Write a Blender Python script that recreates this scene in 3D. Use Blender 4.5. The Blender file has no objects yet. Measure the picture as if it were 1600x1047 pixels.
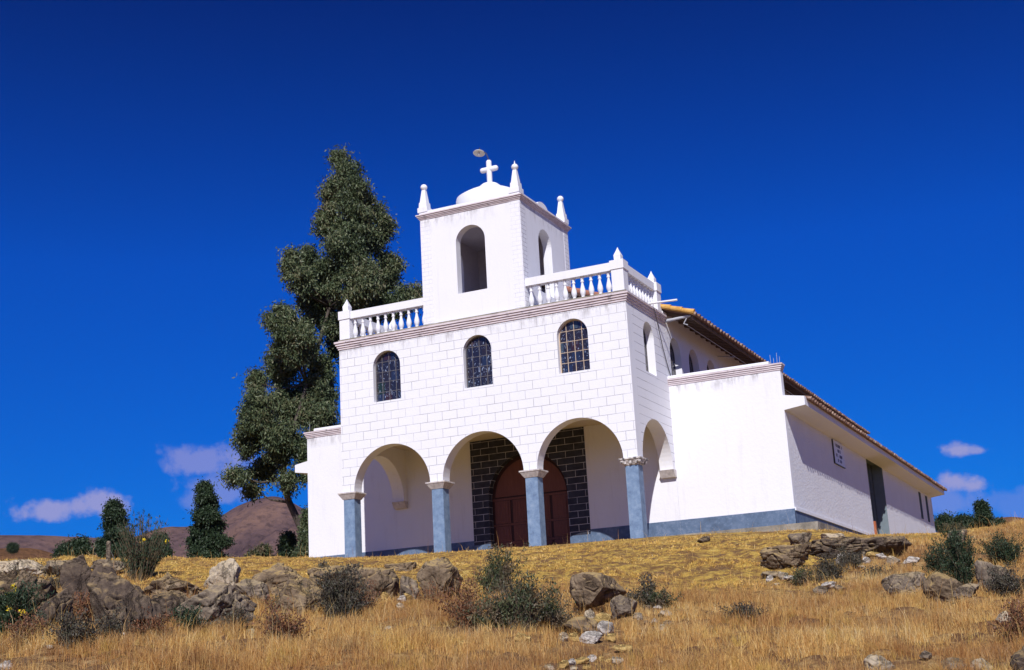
import bpy, bmesh, math, random
import numpy as np
from mathutils import Vector, Matrix, noise, geometry

S = bpy.context.scene
# ------------------------------------------------------------------ camera
R = np.array([[0.90079381, 0.43095058, -0.05340514],
              [0.1530725, -0.20003101, 0.96775844],
              [0.40637338, -0.87992567, -0.24615338]])
CAM = np.array([24.114, -38.043, -4.027]); F = 2097.67
cd = bpy.data.cameras.new('camera'); co = bpy.data.objects.new('camera', cd)
S.collection.objects.link(co); S.camera = co
m = Matrix([[R[0][i], R[1][i], R[2][i], CAM[i]] for i in range(3)] + [[0, 0, 0, 1]])
co.matrix_world = m
cd.sensor_width = 36; cd.lens = F / 1600 * 36; cd.clip_start = .1; cd.clip_end = 20000
S.render.resolution_x = 1024; S.render.resolution_y = 670

def ray(x, y):
    d = R.T @ np.array([(x - 800) / F, -(y - 523.5) / F, -1.0]); return d / math.hypot(d[0], d[1])
def at(px, py, d):                       # world point seen there, d metres away over the ground
    return CAM + ray(px, py) * d

# ------------------------------------------------------------------ light
EL = math.radians(39.8); AZ = math.radians(20.7)
sv = Vector((math.sin(AZ) * math.cos(EL), -math.cos(AZ) * math.cos(EL), math.sin(EL)))
sl = bpy.data.lights.new('sun', 'SUN'); so = bpy.data.objects.new('sun', sl); S.collection.objects.link(so)
sl.energy = 4.6; sl.angle = math.radians(.5); sl.color = (1, .972, .94)
so.rotation_euler = sv.to_track_quat('Z', 'Y').to_euler()
S.view_settings.view_transform = 'Standard'; S.view_settings.look = 'None'
S.view_settings.exposure = .12; S.view_settings.gamma = 1

W_ = bpy.data.worlds.new('World'); S.world = W_; W_.use_nodes = True
nt = W_.node_tree; nt.nodes.clear()
class N:                                 # tiny node helper
    def __init__(s, t): s.t = t
    def n(s, kind, ins=None, **kw):
        o = s.t.nodes.new(kind)
        for k, v in kw.items(): setattr(o, k, v)
        if ins:
            for k, v in ins.items():
                if hasattr(v, 'is_output') or isinstance(v, bpy.types.NodeSocket): s.t.links.new(v, o.inputs[k])
                else: o.inputs[k].default_value = v
        return o
    def math(s, op, a, b=0, c=None, clamp=False):
        d = {0: a, 1: b}
        if c is not None: d[2] = c
        return s.n('ShaderNodeMath', d, operation=op, use_clamp=clamp).outputs[0]
    def mix(s, f, a, b, mode='MIX'):
        o = s.n('ShaderNodeMix', data_type='RGBA', blend_type=mode)
        for i, v in ((0, f), (6, a), (7, b)):
            if isinstance(v, bpy.types.NodeSocket): s.t.links.new(v, o.inputs[i])
            elif i == 0: o.inputs[i].default_value = v
            else: o.inputs[i].default_value = (*v[:3], 1)
        return o.outputs[2]
    def ramp(s, f, stops, interp='LINEAR'):
        o = s.n('ShaderNodeValToRGB', {0: f}); cr = o.color_ramp; cr.interpolation = interp
        while len(cr.elements) < len(stops): cr.elements.new(.5)
        for e, (p, c) in zip(cr.elements, stops):
            e.position = p; e.color = (*c[:3], 1) if hasattr(c, '__len__') else (c, c, c, 1)
        return o.outputs[0]
    def noise(s, vec, scale, detail=4, rough=.55, dist=0):
        d = {'Scale': scale, 'Detail': detail, 'Roughness': rough, 'Distortion': dist}
        if vec is not None: d['Vector'] = vec
        return s.n('ShaderNodeTexNoise', d).outputs[0]
    def rng(s, v, a, b, c=0, d=1, smooth=False):
        return s.n('ShaderNodeMapRange', {0: v, 1: a, 2: b, 3: c, 4: d},
                   interpolation_type='SMOOTHSTEP' if smooth else 'LINEAR').outputs[0]
g = N(nt)
sky = g.n('ShaderNodeTexSky', sky_type='NISHITA', sun_disc=False, sun_elevation=EL,
          sun_rotation=math.pi - AZ, altitude=3400, air_density=1.0, dust_density=.25, ozone_density=4.0)
tint = g.mix(1, sky.outputs[0], (.004, .76, 1.74), 'MULTIPLY')
tc = g.n('ShaderNodeTexCoord').outputs['Generated']
sx = g.n('ShaderNodeSeparateXYZ', {0: tc})
grad = g.ramp(sx.outputs[2], [(0, (.5, .42, .52)), (.12, (.6, .54, .60)), (.3, (.5, .52, .76)), (.38, (.35, .38, .62)), (.48, (.2, .22, .43))])
tint = g.mix(1, tint, grad, 'MULTIPLY')
masks = None
nz = g.noise(tc, 26, 7, .6); nz2 = g.noise(tc, 70, 5, .6)
for (px, py, hx, hy, st) in [(95, 794, 58, 17, .8), (172, 788, 56, 20, .8), (298, 722, 46, 22, .5), (372, 716, 28, 34, .6), (332, 766, 70, 24, .42), (302, 780, 40, 22, .3),
                             (1498, 705, 24, 16, .85), (1524, 704, 26, 9, .7), (1494, 752, 40, 20, .85), (1478, 782, 60, 26, .35), (1586, 796, 50, 26, .22), (1150, 700, 90, 10, .1)]:
    c = Vector(ray(px, py)).normalized()
    rt = Vector(R[0]); up = Vector(R[1])
    rt = (rt - c * rt.dot(c)).normalized(); up = (up - c * up.dot(c)).normalized()
    u = g.n('ShaderNodeVectorMath', {0: tc, 1: rt * (F / hx)}, operation='DOT_PRODUCT').outputs['Value']
    v = g.n('ShaderNodeVectorMath', {0: tc, 1: up * (F / hy)}, operation='DOT_PRODUCT').outputs['Value']
    w = g.n('ShaderNodeVectorMath', {0: tc, 1: c}, operation='DOT_PRODUCT').outputs['Value']
    r = g.math('SQRT', g.math('ADD', g.math('MULTIPLY', u, u), g.math('MULTIPLY', v, v)))
    r = g.math('ADD', r, g.math('MULTIPLY', g.math('SUBTRACT', nz, .5), 3.4))
    r = g.math('ADD', r, g.math('MULTIPLY', g.math('SUBTRACT', nz2, .5), 1.3))
    mk = g.math('MULTIPLY', g.math('MULTIPLY', g.rng(r, 1.15, .38, 0, st, True), g.math('GREATER_THAN', w, 0)), 1)
    masks = mk if masks is None else g.math('MAXIMUM', masks, mk)
SKS = .082; HAZE = .000028
cl = g.mix(g.math('MULTIPLY', masks, .85), tint, (.40 / SKS, .37 / SKS, .60 / SKS))
bg = g.n('ShaderNodeBackground', {0: cl, 1: SKS})
g.n('ShaderNodeOutputWorld', {0: bg.outputs[0]})

# ------------------------------------------------------------------ materials
MATS = {}
def mat(name, build, rough=.8, spec=.3, **kw):
    m_ = bpy.data.materials.new(name); m_.use_nodes = True; t = m_.node_tree; t.nodes.clear(); h = N(t)
    p = h.n('ShaderNodeBsdfPrincipled', {'Roughness': rough, 'Specular IOR Level': spec})
    out = h.n('ShaderNodeOutputMaterial', {0: p.outputs[0]})
    build(h, p, out); MATS[name] = m_; return m_
def setc(h, p, c):
    if isinstance(c, bpy.types.NodeSocket): h.t.links.new(c, p.inputs['Base Color'])
    else: p.inputs['Base Color'].default_value = (*c, 1)
def bump(h, p, hgt, st=.3, dist=.02):
    b = h.n('ShaderNodeBump', {'Height': hgt, 'Strength': st, 'Distance': dist}); h.t.links.new(b.outputs[0], p.inputs['Normal'])
def obj_co(h): return h.n('ShaderNodeTexCoord').outputs['Object']
WHITE = (.765, .765, .81)
def grime(h, co, zs):
    # streaks of mould just below each ledge height in zs
    sp = h.n('ShaderNodeSeparateXYZ', {0: co})
    st = h.n('ShaderNodeCombineXYZ', {0: h.math('MULTIPLY', sp.outputs[0], 4), 1: h.math('MULTIPLY', sp.outputs[1], 4), 2: h.math('MULTIPLY', sp.outputs[2], 1.2)}).outputs[0]
    n = h.noise(st, 1.0, 8, .72); big = h.noise(co, .55, 3)
    tot = None
    for z, dd in zs:
        b = h.math('MULTIPLY', h.rng(sp.outputs[2], z - dd, z, 0, 1), h.math('LESS_THAN', sp.outputs[2], z + .01))
        tot = b if tot is None else h.math('MAXIMUM', tot, b)
    k = h.math('MULTIPLY', tot, h.rng(n, .46, .62, 0, 1))
    return h.math('MULTIPLY', h.math('MULTIPLY', k, h.rng(big, .38, .56, .12, 1)), .9, clamp=True)
def m_plaster(st, sc, zs=(), mott=.06):
    def b(h, p, o):
        co = obj_co(h); n = h.noise(co, .9, 5); c = h.mix(h.rng(n, .3, .7, 0, mott * 2), WHITE, (.62, .60, .62))
        sp = h.n('ShaderNodeSeparateXYZ', {0: co}).outputs[2]
        c = h.mix(h.math('MULTIPLY', h.rng(sp, .1, -.7, 0, .35), h.rng(h.noise(co, 3, 5), .4, .6)), c, (.45, .38, .3))
        sm_ = h.n('ShaderNodeMapping', {0: co, 3: (5, 5, .5)}).outputs[0]; c = h.mix(h.rng(h.noise(sm_, 1, 6, .7), .55, .75, 0, .22), c, (.42, .38, .36))
        if zs: c = h.mix(grime(h, co, zs), c, (.27, .25, .26))
        setc(h, p, c); f = h.noise(co, sc, 5, .65); bump(h, p, f, st, .025 if st > .9 else .03)
    return b
mat('plaster_smooth', m_plaster(.25, 9, [(5.0, .45)]))
mat('plaster_tower', m_plaster(.15, 12, [(11.2, .6)]))
mat('plaster_rough', m_plaster(1.0, 11, (), .12))
mat('trim_white', m_plaster(.12, 14))
def brick_uv(h, co):
    nr = h.n('ShaderNodeNewGeometry').outputs['Normal']; s1 = h.n('ShaderNodeSeparateXYZ', {0: nr}); s2 = h.n('ShaderNodeSeparateXYZ', {0: co})
    ax = h.math('GREATER_THAN', h.math('ABSOLUTE', s1.outputs[0]), .5)
    u = h.math('ADD', h.math('MULTIPLY', s2.outputs[0], h.math('SUBTRACT', 1, ax)), h.math('MULTIPLY', s2.outputs[1], ax))
    return u, s2.outputs[2], ax
def brick(h, u, v, bw, rh, ms, c, mc, off=.5, mort_smooth=.1):
    vec = h.n('ShaderNodeCombineXYZ', {0: u, 1: v}).outputs[0]
    b = h.n('ShaderNodeTexBrick', {'Vector': vec, 'Scale': 1, 'Mortar Size': ms, 'Mortar Smooth': mort_smooth, 'Bias': 0, 'Brick Width': bw, 'Row Height': rh}, offset=off, squash=1)
    return b
def m_block(h, p, o):
    co = obj_co(h); u, v, ax = brick_uv(h, co)
    wob = h.math('MULTIPLY', h.math('SUBTRACT', h.noise(co, 2.2, 3), .5), .02)
    b = brick(h, h.math('ADD', u, .22), h.math('ADD', h.math('SUBTRACT', v, 6.47 - .2875 * 40), wob),   .547, .2875, .0085, None, None)
    rowf = h.math('FRACT', h.math('DIVIDE', h.math('ADD', h.math('SUBTRACT', v, 6.47 - .2875 * 40), wob), .2875))
    rl = h.math('MAXIMUM', h.math('LESS_THAN', rowf, .035), h.math('GREATER_THAN', rowf, .965))
    f = h.math('ADD', h.math('MULTIPLY', b.outputs['Fac'], h.rng(ax, 0, 1, 1, .12)), h.math('MULTIPLY', rl, ax), clamp=True)
    fade = h.rng(h.noise(co, 1.3, 4), .34, .62, .22, .75)
    fade = h.math('MULTIPLY', fade, h.rng(ax, 0, 1, 1, .9))
    n = h.noise(co, .8, 5); c = h.mix(h.rng(n, .3, .7, 0, .14), WHITE, (.62, .6, .62))
    c = h.mix(h.math('MULTIPLY', f, fade), c, (.20, .19, .22))
    c = h.mix(grime(h, co, [(7.12, .42)]), c, (.3, .28, .29))
    setc(h, p, c); hh = h.math('SUBTRACT', h.noise(co, 10, 5, .6), h.math('MULTIPLY', f, .8)); bump(h, p, hh, .3, .02)
mat('block_wall', m_block)
def m_quoin(h, p, o):
    co = obj_co(h); u, v, ax = brick_uv(h, co)
    b = brick(h, u, v, .30, .145, .010, None, None); f = b.outputs['Fac']
    fade = h.rng(h.noise(co, 1.6, 5), .38, .62, .04, .28); fade = h.math('ADD', fade, h.math('MULTIPLY', ax, .4))
    c = h.mix(h.math('MULTIPLY', f, fade), WHITE, (.28, .25, .3)); c = h.mix(grime(h, co, [(11.2, .6)]), c, (.3, .28, .29))
    setc(h, p, c); bump(h, p, h.math('SUBTRACT', h.noise(co, 12, 5), f), .35, .02)
mat('quoin_brick', m_quoin)
def m_trim(h, p, o):
    co = obj_co(h); n = h.noise(co, 2.6, 7, .7); s = h.n('ShaderNodeSeparateXYZ', {0: co})
    st = h.n('ShaderNodeCombineXYZ', {0: h.math('MULTIPLY', s.outputs[0], 2), 1: h.math('MULTIPLY', s.outputs[1], 2), 2: h.math('MULTIPLY', s.outputs[2], 30)}).outputs[0]
    k = h.rng(h.noise(st, 1.2, 6, .7), .42, .64, 0, .8)
    c = h.mix(k, (.70, .62, .65), (.42, .34, .36)); c = h.mix(h.rng(n, .57, .72), c, (.13, .12, .13)); setc(h, p, c); bump(h, p, n, .5, .02)
mat('trim_stained', m_trim)
def m_blue(h, p, o):
    co = obj_co(h); n = h.noise(co, 3.5, 8, .72); c = h.ramp(n, [(.3, (.06, .09, .15)), (.5, (.10, .15, .24)), (.7, (.16, .21, .31))])
    c = h.mix(h.rng(h.noise(co, 14, 6, .7), .58, .72, 0, .7), c, (.26, .30, .38)); c = h.mix(h.rng(h.noise(co, 5, 7, .75), .62, .74, 0, .6), c, (.05, .06, .09))
    setc(h, p, c); bump(h, p, n, .4, .01)
mat('blue_paint', m_blue, .7)
def m_pil(h, p, o):
    co = obj_co(h); n = h.noise(co, 4, 9, .75); c = h.ramp(n, [(.3, (.10, .15, .25)), (.5, (.17, .25, .38)), (.72, (.27, .35, .47))])
    c = h.mix(h.rng(h.noise(co, 12, 6, .8), .60, .7, 0, .6), c, (.07, .09, .13))
    setc(h, p, c); bump(h, p, n, .4, .01)
mat('pillar_paint', m_pil, .7)
def m_conc(h, p, o):
    co = obj_co(h); n = h.noise(co, 2, 9, .7); c = h.ramp(n, [(.3, (.10, .09, .075)), (.5, (.26, .23, .185)), (.72, (.42, .38, .32))]); setc(h, p, c); bump(h, p, h.noise(co, 9, 8, .7), .8, .03)
mat('concrete', m_conc)
def m_cap(h, p, o):
    co = obj_co(h); n = h.noise(co, 9, 6, .7); setc(h, p, h.ramp(n, [(.35, (.40, .36, .35)), (.6, (.62, .57, .55))])); bump(h, p, n, .4, .01)
mat('capital_stone', m_cap)
def m_capc(h, p, o):
    co = obj_co(h); n = h.n('ShaderNodeTexVoronoi', {'Vector': co, 'Scale': 13}, feature='SMOOTH_F1').outputs[0]
    setc(h, p, h.ramp(n, [(.2, (.66, .62, .60)), (.5, (.50, .46, .44)), (.68, (.12, .11, .11))])); bump(h, p, n, 1, -.03)
mat('capital_carved', m_capc)
def m_stone(h, p, o):
    co = obj_co(h); u, v, ax = brick_uv(h, co); b = brick(h, h.math('ADD', u, .06), h.math('ADD', v, .62), .64, .2285, .009, None, None); f = b.outputs['Fac']
    n = h.noise(co, 5, 6); c = h.ramp(n, [(.3, (.018, .02, .035)), (.7, (.045, .048, .07))]); c = h.mix(h.math('MULTIPLY', f, h.rng(h.noise(co, 3, 4), .3, .55, .35, 1)), c, (.50, .49, .53))
    setc(h, p, c); bump(h, p, h.math('SUBTRACT', n, f), .5, .01)
mat('dark_stone', m_stone, .7)
def m_wood(a, b_):
    def b(h, p, o):
        co = obj_co(h); s = h.n('ShaderNodeMapping', {0: co, 3: (9, 9, 1.2)}).outputs[0]; n = h.noise(s, 3, 7, .65, .4)
        setc(h, p, h.mix(n, a, b_)); bump(h, p, n, .3, .01)
    return b
mat('door_wood', m_wood((.10, .036, .025), (.24, .085, .056)), .55)
mat('door_recess_shade', m_wood((.035, .014, .012), (.07, .025, .02)), .6)  # darker copy of the door wood, painting shade into grooves and panel recesses
mat('rafter_wood', m_wood((.10, .075, .065), (.2, .15, .13)), .8)
def m_flat(c, v=.15, sc=6):
    def b(h, p, o):
        n = h.noise(obj_co(h), sc, 5); setc(h, p, h.mix(n, [x * (1 - v) for x in c], [min(1, x * (1 + v)) for x in c]))
    return b
mat('interior_plaster', m_flat((.50, .46, .50)), .9)
mat('porch_ceiling', m_flat((.62, .56, .50), .08), .9)
mat('metal_dark', m_flat((.06, .055, .05)), .5)
mat('rusty_iron', m_flat((.30, .17, .08), .35, 12), .8)
mat('window_lead', m_flat((.13, .12, .13), .3, 9), .6)
mat('window_bar_pale', m_flat((.52, .40, .30), .2, 9), .6)
mat('steel_grey', m_flat((.42, .43, .48)), .45)
mat('pipe_white', m_flat((.75, .74, .76), .05), .45)
mat('lamp_enamel', m_flat((.75, .74, .70), .1), .35)
mat('letter_blue', m_flat((.12, .13, .24), .1), .7)
mat('plaque_face', m_flat((.74, .76, .84), .04), .5)
mat('side_door_paint', m_flat((.085, .105, .115), .25, 4), .7)
mat('side_reveal', m_flat((.16, .20, .23), .25, 4), .8)
mat('orange_lit_jamb', m_flat((.40, .12, .05), .3, 9), .8)  # orange that paints sunlight on the side door jamb
def m_tile(h, p, o):
    co = obj_co(h); n = h.noise(co, 1.6, 7, .7); n2 = h.noise(co, 14, 4)
    c = h.ramp(n, [(.3, (.10, .05, .04)), (.5, (.19, .095, .07)), (.68, (.29, .18, .13))]); c = h.mix(h.rng(n2, .5, .7, 0, .5), c, (.42, .36, .30))
    setc(h, p, c); bump(h, p, n2, .3, .01)
mat('roof_tile', m_tile, .85)
def m_tend(h, p, o):
    co = obj_co(h); n = h.noise(co, 6, 6, .7); setc(h, p, h.ramp(n, [(.35, (.10, .05, .04)), (.5, (.21, .12, .09)), (.65, (.44, .33, .26))])); bump(h, p, n, .3, .01)
mat('tile_end', m_tend, .9)
def m_verge(h, p, o):
    co = obj_co(h); n = h.noise(co, 5, 6, .7); sx_ = h.n('ShaderNodeSeparateXYZ', {0: co}).outputs[0]; setc(h, p, h.mix(h.rng(h.math('ADD', sx_, n), 10.2, 10.9), (.30, .13, .09), h.ramp(n, [(.3, (.30, .15, .05)), (.5, (.60, .33, .08)), (.7, (.68, .45, .18))]))); bump(h, p, n, .4, .02)
mat('verge_lichen', m_verge, .9)
def m_glass(seed):
    def b(h, p, o):
        co = obj_co(h); s = h.n('ShaderNodeSeparateXYZ', {0: co})
        # panes of coloured glass: one flat tone per cell of the lead grid
        u = h.math('FLOOR', h.math('MULTIPLY', h.math('ADD', s.outputs[0], s.outputs[1]), 3.8)); v = h.math('FLOOR', h.math('MULTIPLY', s.outputs[2], 2.6))
        wn = h.n('ShaderNodeTexWhiteNoise', {0: h.n('ShaderNodeCombineXYZ', {0: u, 1: v, 2: seed}).outputs[0]}, noise_dimensions='3D').outputs[0]
        c = h.ramp(wn, [(0, (.016, .016, .028)), (.35, (.022, .018, .024)), (.6, (.035, .016, .018)), (.66, (.018, .026, .055)), (.8, (.022, .02, .026)), (.93, (.016, .03, .022)), (.96, (.04, .06, .085))], 'CONSTANT')
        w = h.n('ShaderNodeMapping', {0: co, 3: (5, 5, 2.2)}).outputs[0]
        sm = h.rng(h.noise(w, 2.4, 3, .4, 2.5), .635, .67, 0, .8)  # pale smears paint broken reflections and highlights onto the panes
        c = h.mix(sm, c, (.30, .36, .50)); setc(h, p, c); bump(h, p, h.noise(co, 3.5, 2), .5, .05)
    return b
for i in range(4): mat('stained_glass_%s' % 'abcd'[i], m_glass(i * 3.7 + 1), .12, .6)

# --- vegetation and ground
def leaf_mat(name, cols, trans=.25, rough=.55, patch=False):
    def b(h, p, o):
        rnd = h.n('ShaderNodeNewGeometry').outputs['Random Per Island']; co = obj_co(h); big = h.noise(co, .55, 3)
        g1 = h.noise(co, .42, 5, .6); g2 = h.noise(co, 1.5, 5, .65)
        f = h.math('ADD', h.math('MULTIPLY', rnd, .62), h.math('MULTIPLY', h.rng(big, .3, .7), .38)); k = len(cols) - 1
        c = h.ramp(f, [(.1 + .8 * i / k, c_) for i, c_ in enumerate(cols)])
        if patch == 'turf': g3 = h.noise(co, 3.4, 6, .72); c = h.mix(h.rng(g3, .51, .59, 0, .7), c, (.26, .13, .06)); c = h.mix(h.rng(g2, .52, .62, 0, .5), c, (.42, .24, .09)); c = h.mix(h.rng(g1, .5, .66, 0, .5), c, (.50, .38, .10))
        elif patch == 'bush': c = h.mix(h.rng(h.noise(co, 2.6, 4, .6), .47, .56, 0, .8), c, (.17, .115, .075))
        elif patch: c = h.mix(h.rng(g1, .47, .6, 0, .55), c, (.33, .125, .045)); c = h.mix(h.rng(g2, .54, .64, 0, .6), c, (.19, .10, .05)); c = h.mix(h.rng(g2, .45, .36, 0, .55), c, (.62, .46, .10))
        setc(h, p, c)
        tr = h.n('ShaderNodeBsdfTranslucent', {0: c}); mx = h.n('ShaderNodeMixShader', {0: trans, 1: p.outputs[0], 2: tr.outputs[0]})
        h.t.links.new(mx.outputs[0], o.inputs[0])
    return mat(name, b, rough, .35)
leaf_mat('leaf_eucalyptus', [(.022, .038, .02), (.055, .08, .04), (.10, .135, .062), (.15, .17, .085), (.19, .165, .095)], .2, .5)
leaf_mat('leaf_dark', [(.014, .028, .014), (.032, .056, .026), (.06, .09, .042)], .2)
leaf_mat('leaf_bush', [(.022, .036, .018), (.05, .07, .03), (.09, .11, .05), (.17, .14, .07)], .2, .55, 'bush')
leaf_mat('leaf_dull', [(.04, .034, .03), (.08, .065, .052), (.075, .08, .05), (.15, .11, .08)], .2)
leaf_mat('leaf_rust', [(.10, .04, .025), (.20, .085, .04), (.26, .13, .06)], .2)
leaf_mat('petal_yellow', [(.75, .55, .02), (.85, .68, .05)], .2)
leaf_mat('grass_dry', [(.32, .15, .055), (.56, .30, .095), (.72, .43, .13), (.80, .56, .20), (.84, .68, .38)], .35, .55, True)
leaf_mat('grass_turf', [(.42, .23, .06), (.66, .40, .09), (.80, .53, .13), (.84, .64, .25)], .25, .55, 'turf')
def m_bark(h, p, o):
    n = h.noise(h.n('ShaderNodeMapping', {0: obj_co(h), 3: (6, 6, 1)}).outputs[0], 2, 6); setc(h, p, h.ramp(n, [(.3, (.035, .028, .024)), (.6, (.10, .08, .065))])); bump(h, p, n, .6, .03)
mat('bark', m_bark)
def m_stem(h, p, o): setc(h, p, (.12, .09, .055))
mat('stem', m_stem)
def m_ground(h, p, o):
    co = obj_co(h); at_ = h.n('ShaderNodeAttribute', attribute_name='zone').outputs['Color']; z = h.n('ShaderNodeSeparateColor', {0: at_}).outputs[0]
    n1 = h.noise(co, .7, 6, .65); n2 = h.noise(co, 5, 7, .7); n3 = h.noise(co, 30, 4, .6)
    turf = h.ramp(n2, [(.28, (.17, .09, .04)), (.42, (.44, .26, .07)), (.55, (.66, .43, .09)), (.72, (.74, .54, .17))])
    dry = h.ramp(n2, [(.3, (.13, .065, .035)), (.5, (.40, .23, .09)), (.7, (.62, .43, .20))])
    c = h.mix(z, dry, turf); c = h.mix(h.rng(h.noise(co, 3.4, 6, .72), .48, .56, 0, .8), c, (.17, .085, .045))
    c = h.mix(h.rng(n1, .56, .64, 0, .7), c, (.20, .11, .06)); c = h.mix(h.rng(h.noise(h.n('ShaderNodeMapping', {0: co, 3: (1, 1, 3)}).outputs[0], 1.9, 7, .75), .56, .62, 0, .85), c, (.17, .10, .065))
    c = h.mix(h.rng(n3, .4, .7, 0, .35), c, (.12, .07, .04))
    setc(h, p, c); bump(h, p, h.math('ADD', n2, h.math('MULTIPLY', n3, .6)), 1, .09)
mat('hill_grass', m_ground, .95, .1)
def rock_mat(name, a, b_, c_, lich, dark=.5):
    def b(h, p, o):
        co = obj_co(h); s = h.n('ShaderNodeMapping', {0: co, 3: (1, 1, 1.5)}).outputs[0]
        n = h.noise(s, 2.2, 10, .68, .3); n2 = h.noise(co, 9, 8, .7); nn = h.n('ShaderNodeSeparateXYZ', {0: h.n('ShaderNodeNewGeometry').outputs['Normal']}).outputs[2]
        c = h.ramp(n, [(.3, a), (.5, b_), (.68, c_)]); c = h.mix(h.rng(n2, .5, .66, 0, dark), c, a)
        up_ = h.rng(h.math('ADD', nn, h.math('MULTIPLY', h.math('SUBTRACT', n2, .5), 1.5)), .45, .95, 0, .75); c = h.mix(up_, c, lich)
        v = h.noise(h.n('ShaderNodeMapping', {0: co, 3: (1, 1, 1.7)}).outputs[0], 1.4, 8, .6, .6); v = h.math('ABSOLUTE', h.math('SUBTRACT', v, .5))
        c = h.mix(h.rng(v, .0, .012, .7, 0), c, [x * .35 for x in a])
        setc(h, p, c); bump(h, p, h.math('ADD', h.math('ADD', h.math('MULTIPLY', n, 1.2), h.math('MULTIPLY', n2, .8)), h.rng(v, 0, .02, -.35, 0)), .9, .055)
    return mat(name, b, .95, .1)
rock_mat('rock_dark', (.045, .034, .03), (.115, .085, .065), (.21, .16, .11), (.34, .24, .12))
rock_mat('rock_brown', (.085, .06, .04), (.20, .145, .095), (.33, .25, .165), (.44, .31, .13))
rock_mat('rock_grey', (.085, .065, .05), (.21, .165, .125), (.36, .29, .21), (.42, .32, .18))
rock_mat('rock_pale', (.25, .20, .15), (.46, .38, .28), (.58, .50, .40), (.58, .46, .28), .3)
rock_mat('rock_white', (.34, .30, .27), (.55, .50, .45), (.68, .62, .56), (.60, .54, .45), .25)
rock_mat('rock_yellow', (.28, .18, .07), (.50, .33, .12), (.60, .45, .22), (.60, .45, .18), .3)
def m_hills(a, b_, c_, sc=.004):
    def b(h, p, o):
        co = obj_co(h); n = h.noise(co, sc, 8, .68); n2 = h.noise(co, sc * 14, 6, .75); c = h.ramp(n, [(.35, a), (.5, b_), (.66, c_)])
        c = h.mix(h.rng(n2, .48, .62, 0, .6), c, [x * .45 for x in a]); setc(h, p, c); bump(h, p, n2, 1, 9)
    return b
mat('hill_scrub', m_hills((.095, .060, .062), (.15, .092, .085), (.26, .15, .105)), .95, .1)  # brown-purple earth, with some distance haze mixed into the colour
mat('hill_field', m_hills((.26, .13, .055), (.40, .20, .09), (.34, .17, .10), .02), .95, .1)

# ------------------------------------------------------------------ object helpers
COL = S.collection
def link(name, me, mats=(), parent=None, loc=None):
    o = bpy.data.objects.new(name, me); COL.objects.link(o)
    if me is not None:
        for mm in (mats if isinstance(mats, (list, tuple)) else [mats]): me.materials.append(MATS[mm])
    if parent: o.parent = parent
    if loc is not None: o.location = loc
    return o
def bm_obj(name, bm, mats, parent=None, loc=None, smooth=False):
    bmesh.ops.recalc_face_normals(bm, faces=bm.faces[:])
    me = bpy.data.meshes.new(name); bm.to_mesh(me); bm.free()
    if smooth: me.polygons.foreach_set('use_smooth', [True] * len(me.polygons))
    return link(name, me, mats, parent, loc)
def tag(o, label, cat, group=None, kind=None):
    if label: o['label'] = label
    if cat: o['category'] = cat
    if group: o['group'] = group
    if kind: o['kind'] = kind
    return o
def empty(name, loc=(0, 0, 0)):
    o = bpy.data.objects.new(name, None); o.location = loc; COL.objects.link(o); return o
def box(bm, x0, x1, y0, y1, z0, z1, mi=0):
    v = [bm.verts.new(p) for p in [(x0, y0, z0), (x1, y0, z0), (x1, y1, z0), (x0, y1, z0), (x0, y0, z1), (x1, y0, z1), (x1, y1, z1), (x0, y1, z1)]]
    for f in ((3, 2, 1, 0), (4, 5, 6, 7), (0, 1, 5, 4), (1, 2, 6, 5), (2, 3, 7, 6), (3, 0, 4, 7)):
        bm.faces.new([v[i] for i in f]).material_index = mi
def frustum(bm, cx, cy, z0, z1, a0, a1, b0=None, b1=None):
    b0 = a0 if b0 is None else b0; b1 = a1 if b1 is None else b1
    lo = [bm.verts.new((cx + sx * a0, cy + sy * b0, z0)) for sx, sy in ((-1, -1), (1, -1), (1, 1), (-1, 1))]
    hi = [bm.verts.new((cx + sx * a1, cy + sy * b1, z1)) for sx, sy in ((-1, -1), (1, -1), (1, 1), (-1, 1))]
    bm.faces.new(lo[::-1]); bm.faces.new(hi)
    for i in range(4): bm.faces.new((lo[i], lo[(i + 1) % 4], hi[(i + 1) % 4], hi[i]))
def lathe(bm, prof, c=(0, 0, 0), n=14):
    rings = []
    for r, z in prof: rings.append([bm.verts.new((c[0] + r * math.cos(2 * math.pi * i / n), c[1] + r * math.sin(2 * math.pi * i / n), c[2] + z)) for i in range(n)])
    for a, b in zip(rings, rings[1:]):
        for i in range(n): bm.faces.new((a[i], a[(i + 1) % n], b[(i + 1) % n], b[i]))
    bm.faces.new(rings[0][::-1]); bm.faces.new(rings[-1])
def tube(bm, pts, rads, n=8):
    rings = []; pts = [Vector(p) for p in pts]
    for i, p in enumerate(pts):
        t = (pts[min(i + 1, len(pts) - 1)] - pts[max(i - 1, 0)]).normalized()
        a = t.cross(Vector((0.3, 1, .2))).normalized(); b = t.cross(a); r = rads[i] if hasattr(rads, '__len__') else rads
        rings.append([bm.verts.new(p + (a * math.cos(2 * math.pi * k / n) + b * math.sin(2 * math.pi * k / n)) * r) for k in range(n)])
    for a, b in zip(rings, rings[1:]):
        for i in range(n): bm.faces.new((a[i], a[(i + 1) % n], b[(i + 1) % n], b[i]))
    bm.faces.new(rings[0][::-1]); bm.faces.new(rings[-1])
def arc(cx, cz, r, a0, a1, n=24, rz=None):
    rz = r if rz is None else rz
    return [(cx + r * math.cos(a0 + (a1 - a0) * i / n), cz + rz * math.sin(a0 + (a1 - a0) * i / n)) for i in range(n + 1)]
def arch_hole(x0, x1, z0, ztop):
    r = (x1 - x0) / 2; return [(x0, z0), (x1, z0)] + arc((x0 + x1) / 2, ztop - r, r, 0, math.pi, 20)
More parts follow.
